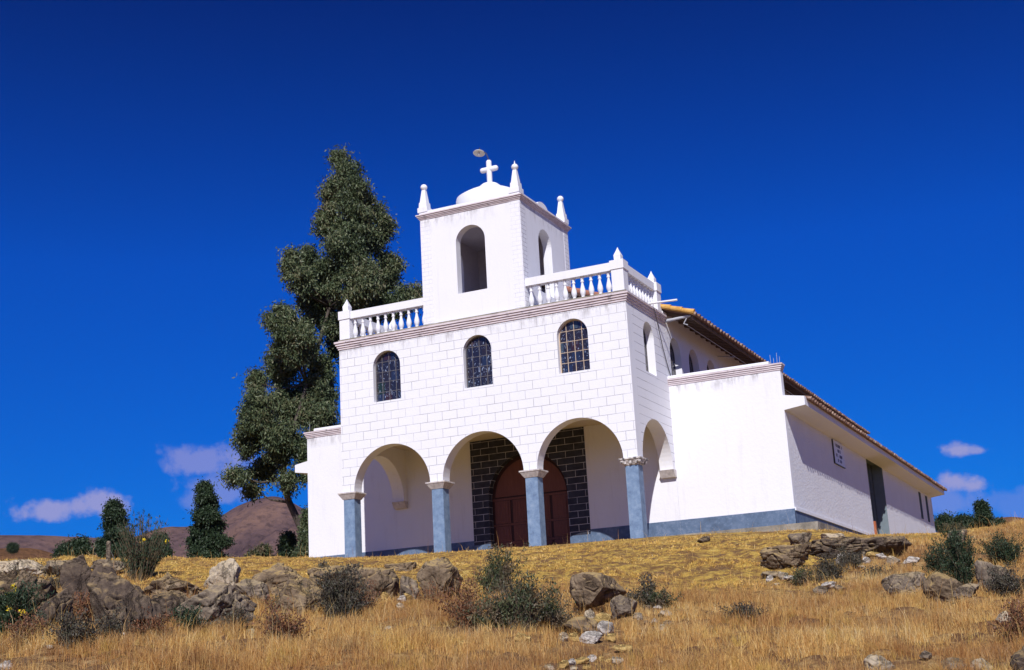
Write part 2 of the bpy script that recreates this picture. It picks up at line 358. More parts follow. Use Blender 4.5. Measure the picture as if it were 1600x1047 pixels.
def plate(bm, outer, holes, axis, n0, n1, rim=1, mfront=0, mback=1):
    """wall sheet: 2D outline (u,z) with holes, between n0 and n1 along the other axis. axis 'y': u=X, n=Y; axis 'x': u=Y, n=X"""
    loops = [outer] + holes; P3 = lambda u, z, n: (u, n, z) if axis == 'y' else (n, u, z)
    tris = geometry.tessellate_polygon([[Vector((u, z, 0)) for u, z in L] for L in loops])
    flat = [p for L in loops for p in L]
    A = [bm.verts.new(P3(u, z, n0)) for u, z in flat]; B = [bm.verts.new(P3(u, z, n1)) for u, z in flat]
    for t in tris:
        try:
            bm.faces.new([A[i] for i in t]).material_index = mfront; bm.faces.new([B[i] for i in t]).material_index = mback
        except ValueError: pass
    k = 0
    for L in loops:
        m_ = len(L)
        for i in range(m_):
            a, b = k + i, k + (i + 1) % m_
            bm.faces.new((A[a], A[b], B[b], B[a])).material_index = rim
        k += m_
def sweep(bm, path, prof, z, closed=False):
    """mitred moulding along a plan path (outward side on the right of travel)"""
    n = len(path); rings = []
    for i in range(n):
        p = Vector(path[i]); 
        d0 = (p - Vector(path[i - 1])).normalized() if (closed or i > 0) else None
        d1 = (Vector(path[(i + 1) % n]) - p).normalized() if (closed or i < n - 1) else None
        d0 = d0 or d1; d1 = d1 or d0
        n0 = Vector((d0.y, -d0.x)); n1 = Vector((d1.y, -d1.x)); mm = (n0 + n1); mm = mm / (mm.dot(n0))
        rings.append([bm.verts.new((p.x + mm.x * o_, p.y + mm.y * o_, z + h_)) for o_, h_ in prof])
    k = len(prof)
    for i in range(n if closed else n - 1):
        a, b = rings[i], rings[(i + 1) % n]
        for j in range(k): bm.faces.new((a[j], b[j], b[(j + 1) % k], a[(j + 1) % k]))
    if not closed: bm.faces.new(rings[0]); bm.faces.new(rings[-1][::-1])

# ------------------------------------------------------------------ terrain
W = 10.5; D = 3.546; A = 3.744; p = .464; a_ = (W - 4 * p) / 3; ZS = 2.19; HC = 7.103
ctl = []
for px, py, d in [(0, 1047, 15), (400, 1047, 14), (800, 1047, 13.5), (1200, 1047, 13.5), (1600, 1047, 14),
                  (0, 1000, 19), (400, 1000, 18), (800, 1000, 17), (1200, 1000, 17), (1600, 1000, 17.5),
                  (0, 965, 23), (300, 962, 22.5), (550, 955, 22.5), (800, 950, 22), (1200, 950, 22), (1600, 950, 22),
                  (0, 908, 29), (300, 905, 29), (600, 908, 29.5), (800, 908, 29), (1100, 900, 29), (1400, 895, 29), (1600, 893, 29),
                  (0, 886, 37), (300, 884, 38), (450, 882, 39), (700, 872, 39), (900, 857, 39), (1100, 843, 38), (1280, 833, 39), (1450, 852, 38), (1600, 845, 38),
                  (1330, 836, 45), (1400, 838, 49), (1470, 835, 56), (1540, 825, 60), (1600, 817, 60),
                  (0, 882, 46), (250, 881, 48), (470, 878, 48)]:
    q = at(px, py, d); ctl.append(q)
ctl += [np.array(q) for q in [(-4.5, 2.5, .12), (0, -.6, -.0), (3.5, -.6, -.14), (7, -.6, -.25), (10.5, -.7, -.33), (13, -.7, -.40), (16, -.5, -.52), (16.2, 5, -.45), (16, 12, 0), (5, 12, -.3), (5, 30, -.2),
                              (24, -38, -5.6), (27, -31, -5.0), (20, -31, -4.8), (34, -38, -5.6), (14, -40, -5.4), (24, -50, -6)]]
for az in range(-75, 25, 12):
    for d in (72, 100):
        ctl.append(np.array([CAM[0] + d * math.sin(math.radians(az)), CAM[1] + d * math.cos(math.radians(az)), -4.0 + d * math.tan(math.radians(4.6)) - (d - 60) * .12]))
ctl = np.array(ctl); n_ = len(ctl)
def tps(r2): return .5 * r2 * np.log(r2 + 1e-9)
K = tps(((ctl[:, None, :2] - ctl[None, :, :2]) ** 2).sum(-1)) + np.eye(n_) * 1.0
Pm = np.c_[np.ones(n_), ctl[:, :2]]
sol = np.linalg.solve(np.block([[K, Pm], [Pm.T, np.zeros((3, 3))]]), np.r_[ctl[:, 2], 0, 0, 0])
rs = np.random.RandomState(5)
WV = [(rs.uniform(-1, 1) * f, rs.uniform(-1, 1) * f, rs.uniform(0, 6.3), a) for f, a in [(.5, .05), (.5, .05), (.9, .04), (.9, .04), (1.7, .03), (1.9, .03), (3.2, .02), (3.6, .02), (5, .025), (6, .022), (7, .02), (8, .018), (9, .014), (10, .012)]]
def H(x, y):
    x = np.asarray(x, float); y = np.asarray(y, float); sh = x.shape; x = x.ravel(); y = y.ravel(); z = np.empty_like(x)
    for s in range(0, len(x), 20000):
        xx, yy = x[s:s + 20000], y[s:s + 20000]
        r2 = (xx[:, None] - ctl[None, :, 0]) ** 2 + (yy[:, None] - ctl[None, :, 1]) ** 2
        z[s:s + 20000] = tps(r2) @ sol[:n_] + sol[n_] + sol[n_ + 1] * xx + sol[n_ + 2] * yy
    dd = np.hypot(x - CAM[0], y - CAM[1]); w = np.clip((dd - 75) / 45, 0, 1); w = w * w * (3 - 2 * w)
    z = z * (1 - w) + (-9.0 - np.minimum(dd, 900) * .012) * w
    nb = np.clip((np.hypot(np.maximum(np.maximum(-5 - x, x - 17), 0), np.maximum(-1.2 - y, 0))) / 2.5, 0, 1) * np.clip((70 - dd) / 20, 0, 1)
    for fx, fy, ph, am in WV: z += am * np.sin(fx * x + fy * y + ph) * nb
    return z.reshape(sh)
def hit(px, py, d0=9, d1=75):
    r = ray(px, py); ds = np.arange(d0, d1, .05); P = CAM[None] + r[None] * ds[:, None]; h = H(P[:, 0], P[:, 1]); k = np.where(P[:, 2] <= h)[0]
    i = k[0] if len(k) else int(np.argmin(P[:, 2] - h)); return np.array([P[i, 0], P[i, 1], h[i]]), ds[i]
def axis_(lo, hi, step, far):
    v = list(np.arange(lo, hi, step)); s = step
    x = hi
    while x < far: v.append(x); s *= 1.18; x += s
    s = step; x = lo - step
    while x > -far: v.insert(0, x); s *= 1.18; x -= s
    return np.array(v)
gx = axis_(-32, 46, .22, 7000); gy = axis_(-36, 24, .22, 7000)
GX, GY = np.meshgrid(gx, gy); GZ = H(GX, GY)
def zone(x, y):                                     # 1 = short yellow turf, 0 = tall dry grass
    x = np.asarray(x, float); y = np.asarray(y, float); dd = np.hypot(x - CAM[0], y - CAM[1])
    az = np.degrees(np.arctan2(x - CAM[0], y - CAM[1]))
    b = np.interp(az, [-50, -40, -33, -25, -18, -12, -8, -2], [27.5, 26.5, 25.0, 25.5, 25.5, 29, 40, 70])
    b = b + 1.6 * np.sin(.9 * x + .5 * y) + 1.1 * np.sin(2.1 * x - 1.3 * y + 1)
    return np.clip((dd - b) / 3.2 + .5, 0, 1)
def grid_mesh(name, X, Y, Z):
    ny, nx = X.shape; me = bpy.data.meshes.new(name)
    co_ = np.c_[X.ravel(), Y.ravel(), Z.ravel()]; i = np.arange(ny * nx).reshape(ny, nx)
    q = np.stack([i[:-1, :-1], i[:-1, 1:], i[1:, 1:], i[1:, :-1]], -1).reshape(-1, 4)
    return np_mesh(name, co_, q, True)
def np_mesh(name, co_, faces, smooth=False):
    me = bpy.data.meshes.new(name); k = faces.shape[1]
    me.vertices.add(len(co_)); me.vertices.foreach_set('co', co_.astype(np.float32).ravel())
    me.loops.add(faces.size); me.loops.foreach_set('vertex_index', faces.astype(np.int32).ravel())
    me.polygons.add(len(faces)); me.polygons.foreach_set('loop_start', np.arange(0, faces.size, k, dtype=np.int32))
    if smooth: me.polygons.foreach_set('use_smooth', np.ones(len(faces), bool))
    me.update(calc_edges=True); return me
me = grid_mesh('ground', GX, GY, GZ)
ca = me.color_attributes.new('zone', 'FLOAT_COLOR', 'POINT'); zz = zone(GX, GY).ravel(); ca.data.foreach_set('color', np.c_[zz, zz, zz, np.ones_like(zz)].astype(np.float32).ravel())
gr = link('ground', me, 'hill_grass'); gr['kind'] = 'structure'

def ridge(name, prof, d, dn, df, matn, amp, seed, n=420, base=-25):
    """a range of hills: crest line given by bearing, foot dn metres nearer, back df metres farther"""
    xs = np.linspace(prof[0][0], prof[-1][0], n); ys = np.interp(xs, [q[0] for q in prof], [q[1] for q in prof])
    ys = np.convolve(np.pad(ys, 6, 'edge'), np.hanning(15)[1:-1] / np.hanning(15).sum(), 'valid')[:n]
    T = np.r_[np.linspace(0, 1, 46), np.linspace(1.08, 2, 12)]; X = np.zeros((len(T), n)); Y = X.copy(); Z = X.copy()
    for j, (px, py) in enumerate(zip(xs, ys)):
        r = ray(px, py); crest = CAM[2] + r[2] * d
        for i, t in enumerate(T):
            dist = d - dn * (1 - t) if t <= 1 else d + df * (t - 1)
            s = t if t <= 1 else 2 - t
            s2 = s ** 1.15 if t <= 1 else s * s * (3 - 2 * s)
            z = base + (crest - base) * s2
            X[i, j] = CAM[0] + r[0] * dist; Y[i, j] = CAM[1] + r[1] * dist
            e = 4 * s * (1 - s) if t <= 1 else 0
            q = Vector((X[i, j] / d * 9, Y[i, j] / d * 9, seed)); fr = noise.fractal(q, .9, 2.1, 6)
            Z[i, j] = z + amp * (crest - base) * e * (fr - .2) + amp * .05 * (crest - base) * fr * (1 if t == 1 else 0)
    o = link(name, grid_mesh(name, X, Y, Z), matn); o['kind'] = 'structure'; return o
ridge('hills', [(-420, 812), (-200, 824), (0, 833), (60, 834), (130, 838), (180, 843), (215, 839), (240, 829), (262, 824), (300, 824), (325, 821), (345, 808), (370, 792), (395, 782), (430, 776), (450, 783), (480, 800), (520, 822), (600, 850), (700, 870)], 2600, 1400, 1500, 'hill_scrub', .30, 3.3)
ridge('hills', [(-300, 862), (-60, 858), (0, 857), (45, 856), (75, 862), (100, 872), (140, 884), (200, 900)], 750, 380, 300, 'hill_field', .08, 8.1, 160)
ridge('hills', [(1380, 850), (1440, 838), (1500, 832), (1530, 818), (1555, 809), (1580, 807), (1610, 810), (1680, 822), (1800, 835)], 1500, 800, 700, 'hill_field', .2, 5.7, 160)

# ------------------------------------------------------------------ the church
ch = empty('church', (W / 2, D, -.25)); CH = (W / 2, D, -.25)
tag(ch, 'white church with arched porch, square bell tower and tiled roofs on the hilltop', 'church')
def part(name, bm, mats, parent=ch, smooth=False, label=None):
    o = bm_obj(name, bm, mats, None, None, smooth)
    o.parent = parent; o.matrix_parent_inverse = Matrix.Translation(-Vector(CH)) if parent is ch else Matrix.Identity(4)
    if label: o['label'] = label
    return o
def wpart(name, bm, mats, parent, smooth=False): return part(name, bm, mats, parent, smooth)   # sub-part in world coordinates
# mid-level parts sit at the origin of the world, so sub-parts share their coordinates
B = bmesh.new
FZ = -.25
# platform
bm = B(); box(bm, -4.3, 15.72, -.12, 34, -1.8, FZ - .012)
pf = part('platform', bm, 'concrete')
# front wall over the arches
out = [(0, HC), (0, ZS)]
for i in range(3):
    x0 = p + i * (p + a_); out += arc(x0 + a_ / 2, ZS, a_ / 2, math.pi, 0, 32)
out += [(W, ZS), (W, HC)]
wins = [(1.321, 2.373), (4.75, 5.775), (8.1, 9.157)]
bm = B(); plate(bm, out, [arch_hole(x0, x1, 5.107, 6.82) for x0, x1 in wins], 'y', 0, p)
part('facade_wall', bm, ['block_wall', 'trim_white'])
for sx in (0, 1):
    n0, n1 = (W, W - p) if sx else (0, p)
    yc = (p + 3.31) / 2; r = (3.31 - p) / 2
    out = [(p + .001, HC), (p + .001, ZS)] + arc(yc, ZS, r, math.pi, 0, 32) + [(D, ZS), (D, HC)]
    bm = B(); plate(bm, out, [arch_hole(1.4, 2.4, 5.107, 6.82)] if sx else [], 'x', n0, n1)
    part('side_wall', bm, ['block_wall', 'trim_white'])
    bm = B(); c0, c1 = (W - p - .02, W + .02) if sx else (-.02, p + .02)      # corbel on the rear wall
    v = []
    for z, y_ in ((ZS - .003, 3.26), (1.95, 3.40)): v += [bm.verts.new((c0, y_, z)), bm.verts.new((c1, y_, z)), bm.verts.new((c1, D - .003, z)), bm.verts.new((c0, D - .003, z))]
    for f in ((0, 1, 2, 3), (7, 6, 5, 4), (0, 4, 5, 1), (1, 5, 6, 2), (2, 6, 7, 3), (3, 7, 4, 0)): bm.faces.new([v[i] for i in f])
    part('corbel', bm, 'capital_stone')
# ceiling of the porch, floor of the upper room, deck
bm = B(); box(bm, p + .002, W - p - .002, p + .002, D - .002, 4.02, 4.2); part('porch_ceiling', bm, 'porch_ceiling')
bm = B(); box(bm, p + .01, W - p - .01, p + .01, D + 3, 6.95, 7.36); part('deck', bm, 'trim_white')
bm = B(); box(bm, p + .5, W - p - .5, p + 1.6, D - .3, 4.22, 6.94); part('choir_room', bm, 'interior_plaster')
# rear wall of porch, whole width incl. both wings
r_ = 1.48; dcx = 5.16
def wing_outline(x0, x1): return [(x0, FZ), (x1, FZ), (x1, 5.0), (x0, 5.0)]
bm = B(); plate(bm, [(.002, FZ), (dcx - r_, FZ), (dcx - r_, 1.92)] + arc(dcx, 1.92, r_, math.pi, 0, 28) + [(dcx + r_, FZ), (W - .002, FZ), (W - .002, 4.9), (.002, 4.9)], [], 'y', D, D + .35)
part('porch_rear_wall', bm, ['plaster_smooth', 'dark_stone', 'dark_stone'])
bm = B(); plate(bm, [(3.05, .0), (dcx - r_ - .001, .0), (dcx - r_ - .001, 1.92)] + arc(dcx, 1.92, r_ + .001, math.pi, 0, 28) + [(dcx + r_ + .001, .0), (7.38, .0), (7.38, 4.01), (3.05, 4.01)], [], 'y', D - .02, D - .001)
part('stone_surround', bm, ['dark_stone', 'dark_stone'])
def band(x0, x1, z0, z1, y0=D - .012, y1=D - .001):
    bm = B(); box(bm, x0, x1, y0, y1, z0, z1); part('base_band', bm, 'blue_paint')
band(.01, dcx - r_ - .004, FZ, .55, D - .032, D - .0205) if False else None
band(.003, 3.048, FZ, .56); band(7.382, W - .003, FZ, .56)
band(3.05, dcx - r_ - .003, FZ, .40, D - .034, D - .021); band(dcx + r_ + .003, 7.38, FZ, .40, D - .034, D - .021)
band(W + .003, W + A + .012, FZ, .56, D - .012, D - .001); band(-A - .012, -.003, FZ, .56)
# double door
dz = D + .28
dr = part('door', B(), 'door_wood')
for s in (-1, 1):
    xs0, xs1 = (dcx - r_, dcx - .012) if s < 0 else (dcx + .012, dcx + r_)
    arcp = [q for q in arc(dcx, 1.92, r_ - .002, 0, math.pi, 40)]
    half = [(x, z) for x, z in arcp if (x - dcx) * s > .012]
    if s > 0: outl = [(dcx + .012, FZ), (dcx + r_ - .002, FZ)] + half + [(dcx + .012, half[-1][1])]
    else: outl = [(dcx - .012, half[0][1])] + half + [(dcx - r_ + .002, FZ), (dcx - .012, FZ)]
    bm = B(); plate(bm, outl, [], 'y', dz, dz + .06, 1, 1, 1)
    cx0 = min(xs0, xs1); wd = (r_ - .012)
    ins = [(x, z) for x, z in arc(dcx, 1.92, r_ - .13, 0, math.pi, 40) if (x - dcx) * s > .10 and z > 2.0]
    if s > 0: poly = [(dcx + .10, 2.0), (ins[0][0], 2.0)] + ins + [(dcx + .10, ins[-1][1])]
    else: poly = [(dcx - .10, ins[0][1])] + ins + [(ins[-1][0], 2.0), (dcx - .10, 2.0)]
    plate(bm, poly, [], 'y', dz - .028, dz - .001, 0, 0, 0)
    for z0, z1 in ((-.12, .36), (.46, .98), (1.08, 1.86)):
        for k in range(2):
            px0 = cx0 + .1 + k * (wd - .1) / 2; px1 = px0 + (wd - .1) / 2 - .1
            zt = z1
            if z1 > 2:
                far = max(abs(px0 - dcx), abs(px1 - dcx)); zt = min(z1 + .55, 1.92 + math.sqrt(max(.01, (r_ - .1) ** 2 - far ** 2)))
            if zt - z0 < .12: continue
            box(bm, px0, px1, dz - .03, dz + .001, z0, zt)
            box(bm, px0 + .07, px1 - .07, dz - .05, dz - .029, z0 + .07, zt - .07)
            for q in range(1, 4): 
                xx = px0 + .07 + (px1 - px0 - .14) * q / 4; box(bm, xx - .008, xx + .008, dz - .056, dz - .049, z0 + .08, zt - .08)
    for z in (.41, 1.03, 1.91): box(bm, cx0 + .02, cx0 + wd - .02, dz - .022, dz + .001, z - .035, z + .035)
    wpart('leaf', bm, ['door_wood', 'door_recess_shade'], dr)
bm = B(); tube(bm, [(dcx + .09, dz - .06, .9), (dcx + .09, dz - .1, .93), (dcx + .09, dz - .1, 1.07), (dcx + .09, dz - .06, 1.1)], .012, 6); wpart('handle', bm, 'metal_dark', dr)
# pillars
def pillar(x0, carved=False):
    cx, cy = x0 + p / 2, p / 2
    bm = B(); frustum(bm, cx, cy, FZ, 1.965, .212, .208)
    bmesh.ops.bevel(bm, geom=[e for e in bm.edges if abs(e.verts[0].co.z - e.verts[1].co.z) > 1], offset=.012, segments=2, affect='EDGES')
    pl = part('pillar', bm, 'pillar_paint', label='leaning blue pillar with the carved capital' if carved else None)
    bm = B(); frustum(bm, cx, cy, 1.966, 2.145, .225, .34); frustum(bm, cx, cy, 2.145, ZS - .002, .35, .35)
    if carved:
        for sx, sy in ((-1, -1), (1, -1), (1, 1), (-1, 1)):
            lathe(bm, [(.01, 0), (.05, .02), (.065, .06), (.05, .10), (.01, .12)], (cx + sx * .27, cy + sy * .27, 2.02), 8)
        for k in range(3):
            lathe(bm, [(.01, 0), (.04, .02), (.05, .08), (.01, .12)], (cx - .18 + .18 * k, cy - .27, 1.99), 8); lathe(bm, [(.01, 0), (.04, .02), (.05, .08), (.01, .12)], (cx + .27, cy - .18 + .18 * k, 1.99), 8)
    wpart('capital', bm, 'capital_carved' if carved else 'capital_stone', pl)
for i in range(4): pillar(i * (p + a_), i == 3)
# windows of the upper room
def window(x0, x1, z0, zt, n, axis, gi, bar='window_lead', cols=4, rows=5, inward=1, fr=.035):
    bm = B(); o_ = arch_hole(x0 + .001, x1 - .001, z0 + .001, zt - .001); i_ = arch_hole(x0 + fr, x1 - fr, z0 + fr, zt - fr)
    plate(bm, o_, [i_], axis, n, n + .05 * inward, 0, 0, 0)
    for k in range(1, cols):
        x = x0 + (x1 - x0) * k / cols; r = (x1 - x0) / 2 - fr; zz_ = zt - fr - r + math.sqrt(max(0, r * r - (x - (x0 + x1) / 2) ** 2))
        b = (x - .009, x + .009); 
        if axis == 'y': box(bm, b[0], b[1], n + .005, n + .03, z0 + fr, zz_)
        else: box(bm, min(n + .005 * inward, n + .03 * inward), max(n + .005 * inward, n + .03 * inward), b[0], b[1], z0 + fr, zz_)
    for k in range(1, rows):
        z = z0 + (zt - z0) * k / rows; r = (x1 - x0) / 2 - fr; dzz = z - (zt - fr - r); hw = r if dzz < 0 else math.sqrt(max(0, r * r - dzz * dzz)); c = (x0 + x1) / 2
        if axis == 'y': box(bm, c - hw, c + hw, n + .008, n + .028, z - .008, z + .008)
        else: box(bm, min(n + .008 * inward, n + .028 * inward), max(n + .008 * inward, n + .028 * inward), c - hw, c + hw, z - .008, z + .008)
    w = part('window', bm, bar)
    bm = B(); plate(bm, arch_hole(x0 + .01, x1 - .01, z0 + .01, zt - .01), [], axis, n + .02 * inward, n + .04 * inward, 0, 0, 0); wpart('pane', bm, 'stained_glass_' + gi, w)
window(1.321, 2.373, 5.107, 6.82, .16, 'y', 'a'); window(4.75, 5.775, 5.107, 6.82, .16, 'y', 'b'); window(8.1, 9.157, 5.107, 6.82, .16, 'y', 'c', 'window_bar_pale')
window(1.4, 2.4, 5.107, 6.82, W - .26, 'x', 'd', 'window_lead', 4, 5, -1)
# cornices
PROF = [(0, 0), (.03, 0), (.03, .055), (.018, .062), (.06, .068), (.06, .125), (.048, .132), (.095, .138), (.095, .20), (.083, .207), (.13, .213), (.13, .275), (.0, .30)]
def cornice(path, z, closed=False, prof=PROF, m_='trim_stained'):
    bm = B(); sweep(bm, path, prof, z, closed); return part('cornice', bm, m_)
cornice([(0, D + .3), (0, 0), (W, 0), (W, D)], HC)
bm = B(); sweep(bm, [(.05, D + .3), (.05, .05), (W - .05, .05), (W - .05, D)], [(0, 0), (.07, 0), (.07, .07), (.0, .07), (-.3, .07), (-.3, 0)], HC + .285); part('kerb', bm, 'concrete')
ZD = HC + .355
# balustrade
BP = [(.05, 0), (.075, .0), (.075, .05), (.045, .06), (.06, .09), (.085, .17), (.092, .23), (.08, .31), (.05, .43), (.038, .50), (.036, .53), (.058, .55), (.058, .58), (.038, .60), (.05, .635), (.062, .655), (.05, .675), (.065, .69), (.065, .725), (.04, .725)]
ZR = 8.18; ZT = 8.44
bal = None
def balustrade(segs_rail, balus, label):
    bm = B()
    for s in segs_rail: box(bm, *s, ZR, ZT)
    bl = part('balustrade', bm, 'trim_white', label=label)
    bmb = B(); lathe(bmb, [(r, z * (ZR - ZD) / .725) for r, z in BP], (0, 0, 0), 14)
    bmesh.ops.recalc_face_normals(bmb, faces=bmb.faces[:]); mb = bpy.data.meshes.new('baluster'); bmb.to_mesh(mb); bmb.free(); mb.polygons.foreach_set('use_smooth', [True] * len(mb.polygons)); mb.materials.append(MATS['trim_white'])
    for x, y in balus: o = bpy.data.objects.new('baluster', mb); COL.objects.link(o); o.parent = bl; o.location = (x, y, ZD)
    return bl
def corner_post(x, y, bl):
    bm = B(); box(bm, x - .2, x + .2, y - .2, y + .2, ZD - .002, ZR - .003); box(bm, x - .23, x + .23, y - .23, y + .23, ZR - .003, ZT + .03)
    frustum(bm, x, y, ZT + .03, ZT + .22, .105, .115); frustum(bm, x, y, ZT + .22, ZT + .42, .115, .03); frustum(bm, x, y, ZT + .42, ZT + .5, .03, .004); wpart('post', bm, 'trim_white', bl)
TX0, TX1, TY1 = 3.346, 7.08, 4.0
bl = balustrade([(.43, TX0, .07, .33)], [(.43 + .12 + (TX0 - .43 - .2) * k / 9, .2) for k in range(10)], 'balustrade left of the bell tower'); corner_post(.22, .22, bl)
bl = balustrade([(TX1, W - .43, .07, .33)], [(TX1 + .14 + (W - .43 - TX1 - .3) * k / 9, .2) for k in range(10)], 'balustrade right of the bell tower'); corner_post(W - .22, .22, bl)
yy0, yy1 = .43, D - .42
bl = balustrade([(W - .33, W - .07, yy0, yy1)], [(W - .2, yy0 + .12 + (yy1 - yy0 - .24) * k / 9) for k in range(10)], 'balustrade on the side facing right'); corner_post(W - .22, D - .2, bl)
bl = balustrade([(.07, .33, yy0, yy1)], [(.2, yy0 + .12 + (yy1 - yy0 - .24) * k / 9) for k in range(10)], 'balustrade along the far left side'); corner_post(.22, D - .2, bl)
# tower
ZTW = 11.14; tw = .32
QW = .38
def tower_face(u0, u1, wa, wb, axis, n0, n1, zt=10.62, zb=8.32):
    bm = B(); plate(bm, [(u0, HC + .2), (u1, HC + .2), (u1, ZTW), (u0, ZTW)], [arch_hole(wa, wb, zb, zt)], axis, n0, n1, 1, 0, 2); return part('tower_wall', bm, ['plaster_tower', 'trim_white', 'interior_plaster'])
tower_face(TX0, TX1, 4.665, 5.75, 'y', 0, tw); tower_face(TX0, TX1, 4.665, 5.75, 'y', TY1, TY1 - tw)
tower_face(tw + .001, TY1 - tw - .001, 1.36, 2.46, 'x', TX1, TX1 - tw); tower_face(tw + .001, TY1 - tw - .001, 1.36, 2.46, 'x', TX0, TX0 + tw)
bm = B(); box(bm, TX0 + tw, TX1 - tw, tw, TY1 - tw, 8.0, 8.2); part('belfry_floor', bm, 'interior_plaster'); bm = B(); box(bm, TX0 + tw, TX1 - tw, tw, TY1 - tw, 10.95, 11.1); part('belfry_ceiling', bm, 'interior_plaster')
bm = B()
for x0, x1 in ((TX0, TX0 + QW), (TX1 - QW, TX1)):
    bm = B(); box(bm, x0, x1, -.008, -.001, HC + .38, ZTW - .002); part('quoin', bm, 'quoin_brick')
for y0, y1 in ((0, QW), (TY1 - QW, TY1)):
    bm = B(); box(bm, TX1 + .001, TX1 + .008, y0, y1, ZD + .01, ZTW - .002); part('quoin', bm, 'quoin_brick')
cornice([(TX0, TY1), (TX0, 0), (TX1, 0), (TX1, TY1)], ZTW, True, [(o_ * .9, h_ * .62) for o_, h_ in PROF])
bm = B(); box(bm, TX0 - .02, TX1 + .02, -.02, TY1 + .02, ZTW + .187, ZTW + .29); part('roof_slab', bm, 'trim_white')
bm = B(); RB = 2.1
lathe(bm, [(1.22, ZTW + .2), (1.22, 12.08), (1.2, 12.12)] + [(max(.01, 1.2 * t), 12.6 - .44 * t ** 1.8) for t in np.linspace(1, 0, 14)], (5.1, 1.98, 0), 48)
part('dome', bm, 'trim_white', smooth=True)
bm = B(); plate(bm, arc(1.95, ZTW + .26, .44, 0, math.pi, 18, .22), [], 'x', TX1 - .22, TX1 - .02, 0, 0, 0); part('lunette', bm, 'trim_white')
bm = B(); cx, cy = 5.1, 1.98
lathe(bm, [(.40, 12.52), (.38, 12.62), (.28, 12.70), (.12, 12.76), (.01, 12.77)], (cx, cy, 0), 20)
def capsule(bm, a, b, r):
    a, b = Vector(a), Vector(b); d = (b - a).normalized(); k = 6
    pts = [a + d * r * .9 * (-math.cos(t)) - d * 0 for t in np.linspace(.15, math.pi / 2, k)] + [b + d * r * .9 * math.sin(t) for t in np.linspace(0, math.pi / 2 - .15, k)]
    rr = [r * math.sin(t) for t in np.linspace(.15, math.pi / 2, k)] + [r * math.cos(t) for t in np.linspace(0, math.pi / 2 - .15, k)]
    tube(bm, pts, rr, 14)
capsule(bm, (cx, cy, 12.7), (cx, cy, 13.54), .098); capsule(bm, (cx - .26, cy, 13.27), (cx + .26, cy, 13.27), .098)
part('cross', bm, 'trim_white', smooth=True)
for fx, fy in ((TX0 + .12, .14), (TX1 - .16, .14), (TX1 - .12, TY1 - .16), (TX0 + .12, TY1 - .16)):
    bm = B(); frustum(bm, fx, fy, ZTW + .27, ZTW + .44, .185, .185); frustum(bm, fx, fy, ZTW + .44, ZTW + .64, .15, .14); frustum(bm, fx, fy, ZTW + .64, ZTW + 1.1, .12, .062)
    lathe(bm, [(.02, 0), (.075, .03), (.11, .08), (.12, .12), (.11, .16), (.075, .21), (.02, .235)], (fx, fy, ZTW + 1.09), 16)
    if fx > 6 and fy < 1: lathe(bm, [(.03, 0), (.02, .06), (.005, .13)], (fx, fy, ZTW + 1.31), 8)
    part('pinnacle', bm, 'trim_white')
# wings beside the porch
for s in (-1, 1):
    x0, x1 = (W + .001, W + A) if s > 0 else (-A, -.001)
    bm = B(); plate(bm, wing_outline(x0, x1), [], 'y', D, D + .30, 0, 0, 0); part('wing_wall', bm, 'plaster_smooth')
    path = [(x0, D), (x1, D), (x1, D + .3)] if s > 0 else [(x0, D + .3), (x0, D), (x1, D)]
    cornice(path, 4.98, False, [(o_ * .75, h_ * .8) for o_, h_ in PROF])
    bm = B(); c0, c1 = (x0, x1 - .34) if s > 0 else (x0 + .34, x1)
    sweep(bm, [(c0, D), (c1, D)], [(.06, 0), (.06, .06), (0, .10), (-.24, .10), (-.3, .05), (-.3, 0)], 5.215); part('parapet_cap', bm, 'trim_white')
    bm = B(); rx = x1 - .3 if s > 0 else x0 + .05
    for k in range(4 if s > 0 else 1):
        xx = rx + (.08 * k if k < 2 else .2 + .06 * (k - 2)); h_ = [.30, .2, .34, .22][k]; tube(bm, [(xx, D + .12 + .06 * (k % 2), 5.2), (xx + .01 * (k - 1), D + .12 + .06 * (k % 2), 5.24 + h_)], .007, 5)
    part('rebar', bm, 'steel_grey')
# long side walls and side eaves
L2 = 33.3
XR = W + A
dy0, dy1 = 16.5, 19.96
bm = B(); plate(bm, [(D + .302, FZ), (dy0, FZ), (dy0, 3.85), (dy1, 3.85), (dy1, FZ), (L2, FZ), (L2, 3.9), (D + .302, 3.9)], [[(29.2, 2.3), (29.9, 2.3), (29.9, 3.6), (29.2, 3.6)], [(31.2, 2.3), (31.9, 2.3), (31.9, 3.6), (31.2, 3.6)]], 'x', XR, XR - .5)
part('wing_side_wall', bm, ['plaster_rough', 'side_reveal'])
bm = B(); box(bm, XR - .55, XR - .44, dy0 - .1, dy1 + .1, FZ, 3.95)
for z in (.6, 1.6, 2.6): box(bm, XR - .44, XR - .42, dy0 + .02, dy1 - .02, z, z + .08)
for y_ in np.linspace(dy0 + .02, dy1 - .1, 6): box(bm, XR - .44, XR - .415, y_, y_ + .08, FZ, 3.84)
part('side_door', bm, 'side_door_paint')
bm = B(); box(bm, XR - .07, XR + .02, dy0 + .3, dy0 + .5, FZ, 1.2); part('lit_jamb_strip', bm, 'orange_lit_jamb')  # added strip standing in for the sunlit edge of the jamb base
for y0 in (29.2, 31.2):
    bm = B(); box(bm, XR - .2, XR - .17, y0, y0 + .7, 2.3, 3.6); box(bm, XR - .17, XR - .15, y0 + .33, y0 + .37, 2.3, 3.6); box(bm, XR - .17, XR - .15, y0, y0 + .7, 2.92, 2.97); part('small_window', bm, 'metal_dark')
bm = B(); box(bm, XR + .001, XR + .012, D - .012, dy0, FZ, .50); part('base_band', bm, 'blue_paint')
